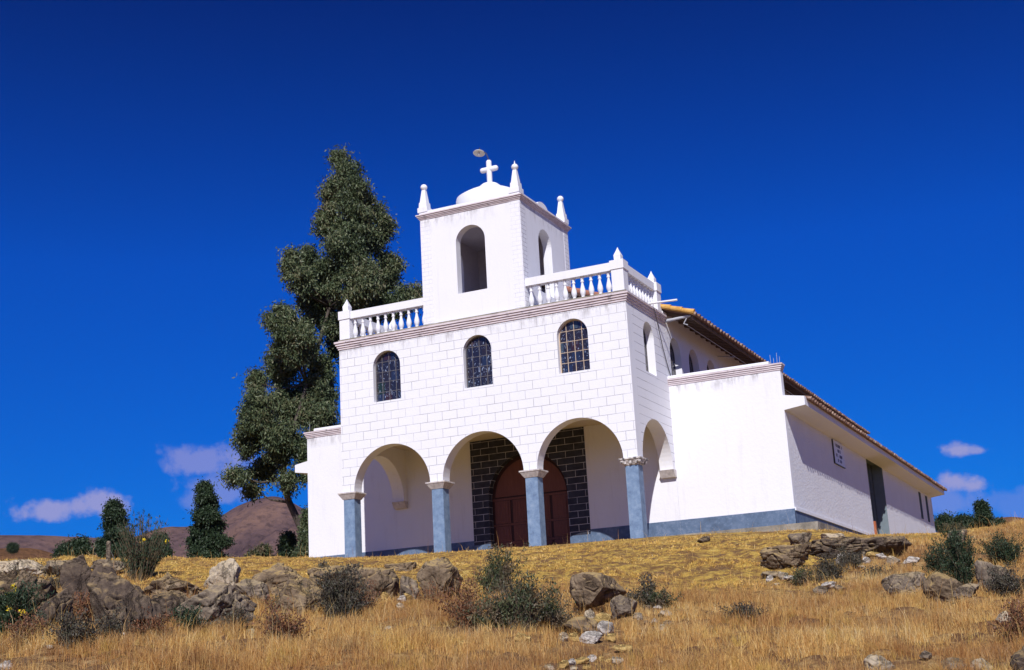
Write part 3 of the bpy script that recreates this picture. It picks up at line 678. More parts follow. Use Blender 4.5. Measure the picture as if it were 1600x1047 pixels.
bm = B(); box(bm, XR + .001, XR + .05, D - .0, dy0, .502, .60); part('base_moulding', bm, 'trim_white')
bm = B(); box(bm, -A, -A + .4, D + .302, L2, FZ, 3.9); part('wing_side_wall', bm, 'plaster_rough')
bm = B(); plate(bm, [(-A + .4, FZ), (XR - .5, FZ), (XR - .5, 3.9), (W, 4.7), (W, 7.6), (W / 2, 9.3), (0, 7.6), (0, 4.7), (-A + .4, 3.9)], [], 'y', L2 - .4, L2 - .002, 0, 0, 0); part('rear_wall', bm, 'plaster_rough')
for s in (1, -1):
    e0, e1 = (XR, XR + .675) if s > 0 else (-A, -A - .56)
    bm = B(); prf = [(e0, 3.68), (e1, 3.765), (e1, 4.045), (e0, 4.16 if s > 0 else 4.13)]
    v0 = [bm.verts.new((x, D + (.0 if s > 0 else 0), z)) for x, z in prf]; v1 = [bm.verts.new((x, L2, z)) for x, z in prf]
    bm.faces.new(v0); bm.faces.new(v1[::-1])
    for i in range(4): bm.faces.new((v0[i], v0[(i + 1) % 4], v1[(i + 1) % 4], v1[i]))
    part('eave', bm, 'trim_white')
# clay tile roofs: corrugated sheet with stepped courses
def tile_roof(xe, ze, xr, zr, y0, y1, name, pitch=.36, course=.42):
    n = int((y1 - y0) / pitch) * 8; ys = np.linspace(y0, y1, n + 1); L = math.hypot(xr - xe, zr - ze); k = int(L / course)
    ph = (ys - y0) / pitch * 2 * math.pi; wv = .055 * np.sqrt(np.abs(np.cos(ph / 2))) * 1.0
    rows = []
    rj = np.random.RandomState(3); jit = rj.uniform(-.02, .02, (2 * k + 4, n + 1 // 1)) if False else None
    for i in range(k + 1):
        for e in (0, 1):
            if i == k and e: break
            t = min(1, (i + (.98 if e else 0)) * course / L); lift = .03 if not e else .0
            tj = rj.uniform(-.025, .025, (n // 8 + 2))[(np.arange(n + 1) // 8)] if not e else 0
            x = xe + (xr - xe) * t + (xr - xe) / L * tj; z = ze + (zr - ze) * t + wv + lift + (zr - ze) / L * tj
            rows.append(np.c_[np.full(n + 1, x) if np.isscalar(x) else x, ys, z])
    low = [np.c_[np.full(n + 1, xr), ys, np.full(n + 1, zr - .06)], np.c_[np.full(n + 1, xe + .0), ys, np.full(n + 1, ze - .03)]]
    rows = rows + low + [rows[0]]
    V = np.concatenate(rows); m_ = len(rows); idx = np.arange(m_ * (n + 1)).reshape(m_, n + 1)
    q = np.stack([idx[:-1, :-1], idx[:-1, 1:], idx[1:, 1:], idx[1:, :-1]], -1).reshape(-1, 4)
    bt = B(); bt.from_mesh(np_mesh(name, V, q)); k0 = len(bt.faces)
    for i in range(int((y1 - y0) / pitch) + 1):
        yc = y0 + i * pitch; dx = (xr - xe) / L; dzz = (zr - ze) / L; j = rj.uniform(-.02, .02)
        tube(bt, [(xe - dx * (.07 + j), yc, ze + .03 - dzz * .10), (xe + dx * .16, yc, ze + .035 + dzz * .16)], [.062, .06], 8)
    bt.faces.ensure_lookup_table()
    for f in bt.faces[k0:]: f.material_index = 1
    o = bm_obj(name, bt, ['roof_tile', 'tile_end']); o.parent = ch; o.matrix_parent_inverse = Matrix.Translation(-Vector(CH)); return o
tile_roof(XR + .755, 3.985, W + .0, 4.84, D + .31, L2 + .08, 'wing_roof'); tile_roof(-A - .62, 3.985, 0, 4.84, D + .31, L2 + .08, 'wing_roof')
EX = 11.6; EZ = 7.27; NL = 32.9; RZ = EZ + (EX - W / 2) * .352
nr = tile_roof(EX, EZ, W / 2, RZ, D + .02, NL, 'nave_roof'); tile_roof(W - EX, EZ, W / 2, RZ, D + .02, NL, 'nave_roof')
bm = B()
for s in (0, 1):
    X = (lambda x: x) if s == 0 else (lambda x: W - x)
    n = 16
    for k in range(n):
        t0, t1 = k / n, (k + 1.12) / n; xa, xb = EX + (W / 2 - EX) * t0, EX + (W / 2 - EX) * min(1, t1); za, zb = EZ + (RZ - EZ) * t0, EZ + (RZ - EZ) * min(1, t1)
        tube(bm, [(X(xa), D - .02, za + .07), (X(xb), D - .02, zb + .05)], [.095, .075], 10)
part('verge', bm, 'verge_lichen')
# nave walls
for s in (1, 0):
    n0, n1 = (W, W - .35) if s else (0, .35)
    hs = [arch_hole(y, y + 1.15, 5.107, 6.82) for y in (3.98, 6.02, 8.1, 10.2, 12.3, 14.4, 16.5, 18.6, 20.7, 22.8, 24.9, 27)] if s else []
    bm = B(); plate(bm, [(D + .002, 4.4), (L2 - .402, 4.4), (L2 - .402, 7.56), (D + .002, 7.56)], hs, 'x', n0, n1); part('nave_wall', bm, ['plaster_rough', 'trim_white'])
for i, y in enumerate((3.98, 6.02, 8.1, 10.2, 12.3, 14.4)): window(y, y + 1.15, 5.107, 6.82, W - .22, 'x', 'abcd'[i % 4], 'window_lead', 4, 5, -1)
bm = B(); plate(bm, [(0.36, 7.3), (W - .36, 7.3), (W / 2, 9.1)], [], 'y', D + .31, D + .5, 0, 0, 0); part('gable', bm, 'plaster_smooth')
bm = B()
y = D + .4
while y < NL:
    v = []
    for x, z in ((W - .3, EZ + (EX - W + .3) * .352 - .06), (EX - .1, EZ + .1 * .352 - .06), (EX - .1, EZ + .1 * .352 - .15), (W - .3, EZ + (EX - W + .3) * .352 - .19)): v.append((x, z))
    a = [bm.verts.new((x, y, z)) for x, z in v]; b = [bm.verts.new((x, y + .09, z)) for x, z in v]; bm.faces.new(a); bm.faces.new(b[::-1])
    for i in range(4): bm.faces.new((a[i], a[(i + 1) % 4], b[(i + 1) % 4], b[i]))
    y += .62
box(bm, EX - .16, EX - .1, D + .1, NL, EZ - .12, EZ - .02)
part('rafters', bm, 'rafter_wood')
# pipes, brackets and the cable
bm = B(); tube(bm, [(W - .5, 2.35, 7.56), (11.42, 2.35, 7.51)], .035, 10); part('drain_pipe', bm, 'pipe_white')
bm = B(); tube(bm, [(W + .0, D + .1, 7.22), (W + .3, D + .1, 7.23), (11.42, D + .12, 7.27)], [.06, .05, .045], 10); tube(bm, [(11.3, D + .12, 7.24), (11.16, D + .12, 7.03), (11.3, D + .12, 6.97)], .02, 8); part('eave_bracket', bm, 'steel_grey')
bm = B(); tube(bm, [(11.16, D + .15, 7.06), (11.16, NL - 8, 7.03)], .012, 6); tube(bm, [(11.18, 9.5, 7.0), (W + .02, 9.6, 7.15)], .02, 6); part('gutter_wire', bm, 'steel_grey')
bm = B(); tube(bm, [(W + .14, 2.25, 7.36), (W + .13, 2.5, 6.95), (W + .05, 3.1, 6.2), (W + .04, 3.52, 5.6), (W + .03, 3.8, 5.3)], .014, 6); part('cable', bm, 'metal_dark')

# lamp over the cross
lp = empty('lamp', (4.74, 1.98, 13.97)); lp.rotation_euler = (math.radians(-16), 0, 0); tag(lp, 'small white disc lamp on a thin arm above the dome cross', 'lamp')
bm = B(); lathe(bm, [(.05, .05), (.10, .04), (.205, -.0), (.215, -.015), (.205, -.02), (.10, .02), (.03, .03)], (0, 0, 0), 24); bm_obj('lamp_shade', bm, 'lamp_enamel', lp, None, True)
bm = B(); lathe(bm, [(.02, .03), (.045, -.02), (.055, -.07), (.03, -.11), (.005, -.12)], (0, 0, 0), 12); bm_obj('bulb', bm, 'lamp_enamel', lp, None, True)
bm = B(); tube(bm, [(0, 0, .03), (0, 0, .22)], .016, 8); tube(bm, [(0, 0, .1), (.15, .0, .04), (.29, 0, -.10), (.38, .05, -.34), (.38, .08, -.5)], .017, 8); bm_obj('arm', bm, 'metal_dark', lp)

# plaque
pq = empty('wall_plaque', (XR, 11.1, 3.2)); tag(pq, 'white plaque with four dark lines of writing on the right side wall', 'plaque')
bm = B(); box(bm, .003, .05, -.85, .85, -.42, .42); bm_obj('plate', bm, 'plaque_face', pq)
bm = B(); box(bm, .002, .055, -.875, -.852, -.44, .44); box(bm, .002, .055, -.875, .87, -.445, -.422); bm_obj('frame', bm, 'metal_dark', pq)
rnd = random.Random(4)
for z, y0, y1 in ((.27, -.62, .62), (.08, -.25, .2), (-.1, -.55, .6), (-.28, -.35, .5)):
    bm = B(); y = y0
    while y < y1 - .05:
        w = rnd.uniform(.06, .10)
        if rnd.random() > .12:
            box(bm, .051, .056, y, y + .022, z - .055, z + .055); box(bm, .051, .056, y + w - .022, y + w, z - .055, z + .055) if rnd.random() > .35 else None
            zz_ = z + rnd.choice((-.047, .0, .047)); box(bm, .0512, .0558, y + .022, y + w - .022, zz_ - .009, zz_ + .009)
        y += w + .028
    bm_obj('lettering', bm, 'letter_blue', pq)

# ------------------------------------------------------------------ foliage
def leaves(name, centers, spread, nper, ll, lw, matn, parent, rs, droop=.6, loc=np.zeros(3)):
    C = np.repeat(centers, nper, 0); sp = np.repeat(spread, nper)[:, None] if hasattr(spread, '__len__') else spread
    g_ = rs.normal(0, 1, C.shape) * np.array([1, 1, .85]); C = C + g_ * sp * .6
    n = len(C); th = rs.uniform(0, 2 * np.pi, n); el = rs.normal(-droop, .6, n)
    d = np.c_[np.cos(th) * np.cos(el), np.sin(th) * np.cos(el), np.sin(el)]
    s = np.cross(d, rs.normal(0, 1, (n, 3))); s /= np.linalg.norm(s, axis=1)[:, None] + 1e-6
    L = (ll * rs.uniform(.6, 1.3, n))[:, None]; Wd = (lw * rs.uniform(.7, 1.3, n))[:, None]
    V = np.stack([C, C + d * L * .45 + s * Wd, C + d * L, C + d * L * .45 - s * Wd], 1).reshape(-1, 3) - loc
    F_ = np.arange(4 * n).reshape(-1, 4); o = link(name, np_mesh(name, V, F_), matn, parent); return o
def tree(name, label, cat, base, trunk_pts, trunk_r, blobs, group=None, nclump=60, nper=120, ll=.2, lw=.035, spread=.42, matn='leaf_eucalyptus', seed=1, limbs=True):
    rs = np.random.RandomState(seed); base = np.array(base, float); root = empty(name, base); tag(root, label, cat, group)
    bm = B(); tp = [Vector(q - base) for q in trunk_pts]; n = len(tp); tube(bm, tp, [trunk_r * (1 - .8 * i / (n - 1)) for i in range(n)], 10)
    ex = []
    for c, r, k in blobs:
        for _ in range(8 if name == 'eucalyptus_tree' else 4):
            v = rs.normal(0, 1, 3); v /= np.linalg.norm(v); f_ = rs.uniform(.2, .5); ex.append((np.array(c) + v * np.array(r) * rs.uniform(.85, 1.3), np.array(r) * f_, max(.06, k * f_ * .45)))
    nb_ = len(blobs); blobs = list(blobs) + ex
    cs = []; sps = []
    for bi, (c, r, k) in enumerate(blobs):
        c = np.array(c); r = np.array(r); m_ = int(nclump * k)
        v = rs.normal(0, 1, (m_, 3)); v /= np.linalg.norm(v, axis=1)[:, None]; rad = rs.uniform(.25, 1, m_)[:, None] ** .55
        q = c + v * rad * r; cs.append(q); sps.append(spread * rs.uniform(.55, 1.25, m_))
        if limbs and bi < nb_:
            i0 = min(range(n), key=lambda i: (Vector(c - base) - tp[i]).length + (1.5 if tp[i].z > (c - base)[2] else 0)); s = tp[i0]; e = Vector(c - base)
            md = (s + e) / 2 + Vector((0, 0, -.1 * (e - s).length)); tube(bm, [s, md, e], [trunk_r * .35, trunk_r * .22, trunk_r * .08], 6)
            for j in range(min(8, m_)):
                e2 = Vector(q[j] - base); tube(bm, [e, (e + e2) / 2 + Vector((0, 0, -.08)), e2], [trunk_r * .09, .02, .008], 5)
    bm_obj('trunk', bm, 'bark', root, None, True)
    leaves('crown', np.concatenate(cs), np.concatenate(sps), nper, ll, lw, matn, root, rs, .7, base); return root
def blobs_px(lst, d, depth, shr=1):       # crown masses: outline measured on the photo, real depth through the crown
    out = []; rr = random.Random(7)
    for x, y, rx, ry in lst:
        k = d / F; out.append((at(x, y, d + rr.uniform(-depth, depth)), (rx * k * shr, rx * k * 1.05 * shr, ry * k * 1.03 * shr), max(.25, (rx * ry) / 900))); 
    return out
big = [(530, 243, 12, 18), (545, 275, 22, 26), (520, 300, 20, 26), (562, 315, 34, 36), (515, 345, 28, 32), (585, 355, 28, 42), (545, 385, 45, 40), (605, 430, 24, 42), (560, 435, 50, 45), (510, 430, 30, 35), (458, 400, 8, 18), (463, 435, 24, 28), (580, 480, 48, 40), (500, 480, 45, 45), (440, 500, 24, 36), (470, 540, 42, 45), (530, 530, 35, 45), (440, 575, 28, 38), (500, 600, 35, 50), (505, 660, 32, 45), (399, 598, 16, 28), (400, 640, 32, 36), (455, 635, 34, 42), (392, 685, 26, 32), (440, 695, 36, 38), (478, 720, 16, 42), (372, 744, 20, 14), (412, 735, 24, 22), (452, 752, 14, 16), (395, 765, 10, 12), (650, 462, 12, 18), (628, 470, 14, 30), (483, 400, 14, 24)]
td = 57.0
tb = hit(489, 868, 40)[0] * 0 + at(489, 868, td); tb[2] -= .4
tr_pts = [tb, at(480, 845, td), at(466, 815, td), at(452, 785, td), at(440, 750, td), at(450, 700, td), at(480, 600, td), at(515, 480, td), at(540, 360, td), at(533, 260, td)]
tree('eucalyptus_tree', 'tall dark eucalyptus with a leaning trunk behind the left side of the church', 'tree', tb, tr_pts, .19, blobs_px(big, td, 1.5, .70), None, 30, 105, .17, .027, .30, seed=3)
def small_tree(label, name, lst, base, d, trunk_top, seed, matn='leaf_dark', group=None, dens=1, ll=.2, cat='tree', spread=.35):
    b = at(base[0], base[1], d); b[2] -= .5
    tree(name, label, cat, b, [b, (b + at(*trunk_top, d)) / 2, at(*trunk_top, d)], .13, blobs_px(lst, d, .5, .74), group, 90 * dens, 70, ll * .72, .026, spread * .6, matn, seed)
G = 'conical trees on the left skyline'
small_tree('dark conical tree standing alone before the purple hill', 'conifer_tree', [(320, 762, 5, 9), (321, 775, 9, 10), (323, 790, 14, 13), (320, 808, 20, 14), (333, 822, 14, 12), (312, 830, 18, 13), (333, 846, 22, 15), (310, 856, 18, 14), (325, 870, 32, 12)], (322, 882), 62, (322, 775), 11, group=G, dens=1.6)
small_tree('tallest dark tree behind the broom shrub on the left', 'conifer_tree', [(178, 791, 5, 8), (179, 803, 9, 10), (182, 818, 13, 12), (177, 832, 13, 12), (188, 842, 16, 14), (166, 850, 10, 12), (180, 866, 24, 13)], (181, 882), 62, (180, 800), 12, group=G, dens=1.6)
small_tree('low round-topped dark tree right of the tilted stone', 'round_tree', [(124, 852, 11, 14), (122, 866, 16, 12), (103, 866, 10, 11)], (120, 882), 62, (122, 855), 13, group=G, dens=2)
small_tree('rounded dark tree just right of the broom shrub', 'round_tree', [(247, 848, 9, 13), (246, 864, 18, 15), (232, 868, 12, 12)], (247, 884), 60, (247, 852), 14, group=G, dens=2)
small_tree('small olive bushy tree at the foot of the purple hill', 'round_tree', [(410, 868, 16, 12), (400, 872, 9, 8)], (410, 886), 66, (410, 868), 15, 'leaf_bush', dens=2.4)
small_tree('narrow dark sapling between the olive tree and the church', 'sapling', [(450, 848, 8, 12), (450, 865, 11, 14)], (450, 884), 60, (450, 850), 16, dens=2.4)
small_tree('dark bush tree against the left corner of the church', 'sapling', [(483, 815, 4, 20), (480, 845, 7, 20), (474, 866, 9, 9), (484, 862, 8, 14)], (476, 884), 53, (476, 810), 17, 'leaf_eucalyptus', dens=1.6, ll=.16)
small_tree('dark conical tree on the right skyline', 'conifer_tree', [(1534, 795, 6, 10), (1535, 810, 11, 12), (1530, 822, 14, 10)], (1535, 836), 78, (1534, 798), 18, dens=2.4)
for x0, lab, sd in ((1478, 'dark tree clump nearest the far end of the church', 21), (1502, 'middle dark tree clump right of the far church end', 22), (1518, 'small dark tree beside the conical skyline tree', 23), (1552, 'low dark tree right of the conical skyline tree', 24)):
    small_tree(lab, 'round_tree', [(x0, 818 if x0 < 1540 else 822, 12, 9), (x0 + 5, 824, 13, 8)], (x0, 840), 95, (x0, 820), sd, dens=3, ll=.3, spread=.5)
small_tree('tiny round tree on the orange field far left', 'round_tree', [(20, 855, 2.5, 2.5)], (20, 859), 400, (20, 852), 25, dens=12, ll=1.2, spread=1.2) if True else None

def shrub(name, label, cat, bb, matn='leaf_bush', stems=60, nper=26, ll=.07, lw=.016, group=None, seed=1, flower=0, droop=-.9, fan=.75, stemr=.005, wide=1.0, spread=.05):
    x0, y0, x1, y1 = bb; rs = np.random.RandomState(seed); gpt, d = hit((x0 + x1) / 2, y1); k = d / F; w = (x1 - x0) * k / 2; h = (y1 - y0) * k
    root = empty(name, gpt); tag(root, label, cat, group); V = []; cs = []; fl = []
    bm = B(); nl = max(3, int(w / .16)); lob = [(rs.uniform(-.8, .8) * w, rs.uniform(-.6, .6) * w, rs.uniform(.4, 1.0)) for _ in range(nl)]; lob[0] = (rs.uniform(-.3, .3) * w, 0, 1.0)
    for i in range(stems):
        if name == 'shrub':
            lx, ly, lh = lob[rs.randint(nl)]; edge = 1 - .22 * abs(lx) / w; bx, by = lx * .7 + rs.normal(0, .05), ly * .7 + rs.normal(0, .05)
            hh = h * lh * edge * rs.uniform(.35, 1.05); tx, ty = lx + rs.normal(0, .11 + .12 * w), ly + rs.normal(0, .1)
        else:
            an = rs.uniform(0, 6.283); rr = math.sqrt(rs.uniform(0, 1)); bx, by = .35 * w * rr * math.cos(an), .35 * w * rr * math.sin(an)
            hh = h * rs.uniform(.45, 1.0) * (1 - .35 * rr * rs.uniform(.3, 1)); tx, ty = w * rr * math.cos(an) * fan * wide * 1.15, w * rr * math.sin(an) * fan * wide
        zb = float(H(np.array([gpt[0] + bx]), np.array([gpt[1] + by]))[0]) - gpt[2] - .03
        P0 = Vector((bx, by, zb)); P2 = Vector((tx, ty, hh)); P1 = Vector((bx + (tx - bx) * .35 + rs.normal(0, .03), by + (ty - by) * .35 + rs.normal(0, .03), hh * .55))
        tube(bm, [P0, P1, P2], [stemr, stemr * .7, stemr * .35], 4)
        for t in np.linspace(.25, 1, 7):
            if rs.rand() < .75: cs.append(np.array((P0 * (1 - t) ** 2 + P1 * 2 * t * (1 - t) + P2 * t * t)) + gpt)
        if flower and rs.rand() < flower: fl.append(np.array(P2) + gpt)
    bm_obj('stems', bm, 'stem', root)
    cs = np.array(cs); leaves('leaves', cs, spread, nper // 7 + 1 if nper < 7 else nper // 3, ll, lw, matn, root, rs, droop, gpt)
    for q_ in fl: leaves('flower', np.array([q_]), .03, 14, .035, .02, 'petal_yellow', root, rs, -.5, gpt)
    return root
SH = [((726, 856, 832, 928), 'leaf_bush', 'green bush standing tallest in front of the church door', 80, 36, .075, {}),
      ((756, 906, 892, 988), 'leaf_bush', 'sprawling green and brown bush left of the big central boulder', 95, 34, .075, {}),
      ((690, 900, 780, 975), 'leaf_rust', 'dry reddish scrub at the left foot of the door bushes', 60, 18, .06, {}),
      ((497, 884, 577, 965), 'leaf_dull', 'dense grey brown bush hiding the ledge left of the porch', 150, 36, .06, {}),
      ((560, 905, 590, 958), 'leaf_rust', 'thin reddish bush on the right of the dense grey bush', 30, 14, .05, {}),
      ((982, 903, 1040, 950), 'leaf_dull', 'scrubby brown bush right of the big central boulder', 70, 26, .06, {}),
      ((1018, 925, 1042, 950), 'leaf_bush', 'low green tuft beneath the brown bush right of the boulder', 40, 30, .05, {}),
      ((1142, 946, 1180, 974), 'leaf_dull', 'small lone dark bush in the dry grass left of centre right', 60, 26, .05, {}),
      ((1238, 886, 1268, 914), 'leaf_bush', 'small green bush below the flat rocks on the right slope', 50, 28, .05, {}),
      ((1262, 862, 1315, 908), 'leaf_dull', 'grey brown bush beside the pile of stones right of the church', 80, 24, .05, {}),
      ((1484, 838, 1538, 922), 'leaf_dark', 'dark green juniper bush in front of the pale rock at right', 150, 44, .07, {}),
      ((1455, 850, 1488, 900), 'leaf_dark', 'smaller dark bush left of the juniper', 60, 36, .06, {}),
      ((1548, 838, 1602, 884), 'leaf_dark', 'rounded dark bush at the right edge on the skyline slope', 100, 36, .06, {}),
      ((1540, 888, 1606, 932), 'leaf_dull', 'brown bush at the right edge below the rounded dark bush', 80, 24, .06, {}),
      ((1345, 886, 1392, 906), 'leaf_dull', 'low brown scrub left of the grey outcrop on the right', 40, 20, .05, {}),
      ((1575, 940, 1612, 1000), 'leaf_rust', 'reddish dry scrub at the lower right edge', 50, 16, .06, {}),
      ((-20, 925, 78, 996), 'leaf_dark', 'dark bush with yellow flowers at the lower left edge', 150, 40, .06, dict(flower=.03)),
      ((85, 962, 142, 1012), 'leaf_dull', 'brown twiggy bush in the grass below the left rocks', 80, 18, .05, {}),
      ((118, 926, 156, 976), 'leaf_rust', 'rust coloured leafy bush under the tilted stone', 50, 26, .06, {}),
      ((60, 880, 112, 925), 'leaf_dull', 'dry brown bush leaning on the tilted stone', 40, 18, .05, {}),
      ((277, 952, 312, 988), 'leaf_dark', 'small dark green bush at the foot of the rounded boulder', 50, 34, .05, {}),
      ((395, 935, 470, 1000), 'leaf_rust', 'dry reddish brush right of the rounded boulder', 80, 14, .05, {}),
      ((330, 940, 400, 985), 'leaf_dull', 'thin brown brush in front of the rounded boulder', 50, 14, .05, {}),
      ((500, 876, 512, 892), 'leaf_dull', 'tiny tuft on top of the ledge near the left pillar', 20, 20, .04, {}),
      ((148, 950, 205, 1004), 'leaf_dull', 'low brown brush in front of the domed rock', 60, 14, .05, {}),
      ((205, 948, 262, 996), 'leaf_rust', 'reddish dry weeds under the right end of the domed rock', 50, 12, .05, {}),
      ((-10, 880, 60, 925), 'leaf_dull', 'dry brown scrub on top of the broad outcrop at the left edge', 50, 16, .05, {}),
      ((20, 955, 75, 1005), 'leaf_rust', 'rusty dry weeds below the flowering bush at the left edge', 50, 12, .05, {}),
      ((420, 915, 470, 960), 'leaf_dull', 'brown weeds in front of the sloping ridge rock', 40, 14, .05, {}),
      ((660, 910, 700, 945), 'leaf_rust', 'reddish weeds at the foot of the squared rock', 40, 12, .05, {}),
      ((1290, 846, 1345, 888), 'leaf_dull', 'grey bush growing in front of the dark ledge', 70, 22, .05, {}),
      ((770, 900, 850, 985), 'leaf_dull', 'dead brown stems inside the bushes before the door', 70, 14, .05, {}),
      ((830, 925, 900, 985), 'leaf_bush', 'olive bush touching the left side of the big central boulder', 90, 26, .05, {}),
      ((1465, 812, 1530, 838), 'leaf_bush', 'row of low green weeds along the right skyline', 60, 20, .06, {})]
for i, (bb, mt, lab, st, npr, ll, kw) in enumerate(SH): shrub('shrub', lab, 'bush', bb, mt, int(st * 1.3), npr, ll * .66, .009, None, 40 + i, **kw)
# broom: tall bare green wands
shrub('broom_shrub', 'tall wispy broom shrub with yellow flowers on the left ridge', 'bush', (176, 798, 262, 908), 'leaf_dark', 190, 12, .085, .008, None, 77, .02, -1.2, .95, .008, 1.0, .03)

# weathered post
gp, dd_ = hit(169, 884); kk = dd_ / F
po = empty('fence_post', gp); tag(po, 'short weathered grey post standing on the left skyline', 'post')
bm = B(); lathe(bm, [(.055, -.3), (.06, 0), (.055, .35), (.05, 34 * kk), (.03, 36 * kk)], (0, 0, 0), 9); bm_obj('post_shaft', bm, 'rock_grey', po)
bm = B(); tube(bm, [(0, 0, 12 * kk), (.07, 0, 20 * kk), (.12, .02, 14 * kk), (.16, 0, 3 * kk)], .01, 5); bm_obj('wire', bm, 'metal_dark', po)

# ------------------------------------------------------------------ rocks
CLEAR = []
def rock(name, label, cat, bb, matn, seed, group=None, sub=5, depth=.8, flat=0, sink=.3, strata=0, rough=1.0, planes=12, peak=0, lift=0):
    x0, y0, x1, y1 = bb; gpt, d = hit((x0 + x1) / 2, y1)
    k = d / F * (1.18 if name == 'stone' else 1); w = (x1 - x0) * k; h = (y1 - y0) * k; rnd = random.Random(seed); off = Vector((seed * 1.7, seed * 3.1, seed * .7))
    if sub <= 3: sub = 3
    bm = B(); bmesh.ops.create_icosphere(bm, subdivisions=sub, radius=1)
    pl = []
    for _ in range(planes):
        n = Vector((rnd.gauss(0, 1), rnd.gauss(0, 1), rnd.gauss(0, .8))).normalized(); pl.append((n, rnd.uniform(.5, .82)))
    if flat: pl.append((Vector((rnd.uniform(-.15, .15), rnd.uniform(-.2, .1), 1)).normalized(), .5))
    for v in bm.verts:
        q = v.co.copy()
        f = 1 + .28 * noise.noise(q * 1.1 + off) * rough; q *= f
        for n, dd in pl:
            s = q.dot(n)
            if s > dd: q -= n * (s - dd) * .96
        e = q.normalized() if q.length else q
        dn = .10 * noise.noise(q * 2.6 + off) + .045 * noise.noise(q * 6.5 + off) + .018 * noise.noise(q * 14 + off) + (.01 * noise.noise(q * 28 + off) if sub > 3 else 0)
        if sub > 3: cr = abs(noise.noise(q * 2.3 + off * 2)); dn -= .12 * max(0, .09 - cr) / .09
        if strata: dn += .07 * math.copysign(abs(math.sin(q.z * strata + 2 * noise.noise(q * 1.5 + off))) ** .4, math.sin(q.z * strata + 2 * noise.noise(q * 1.5 + off)))
        v.co = q + e * dn * rough
    xs = [v.co.x for v in bm.verts]; zs = [v.co.z for v in bm.verts]
    sx = w / (max(xs) - min(xs)); zlo, zhi = min(zs), max(zs); H_ = h * (1 + sink); sz = H_ / (zhi - zlo); sy = sx * depth
    cxm = (max(xs) + min(xs)) / 2
    if peak:
        for v in bm.verts: t_ = (v.co.z - zlo) / (zhi - zlo); v.co.x = cxm + (v.co.x - cxm) * (1.08 - peak * t_ ** 1.3); v.co.y *= 1.05 - peak * .6 * t_
        xs = [v.co.x for v in bm.verts]; sx = w / (max(xs) - min(xs)); cxm = (max(xs) + min(xs)) / 2
    for v in bm.verts: v.co = Vector(((v.co.x - cxm) * sx, v.co.y * sy, (v.co.z - zlo) * sz - h * sink))
    o = bm_obj(name, bm, matn, None, None, sub > 3)
    push = min(w * depth * .4, 1.5)
    r_h = ray((x0 + x1) / 2, y1); P = gpt + np.array([r_h[0], r_h[1], 0]) * push * .55
    CLEAR.append((P[0], P[1], w * .55 + (.12 if name == 'stone' else 0), .30 if name == 'stone' else -.35 * w)); o.location = (P[0], P[1], gpt[2] + lift); o.rotation_euler = (0, 0, math.radians(24) + math.radians(0))
    tag(o, label, cat, group); return o
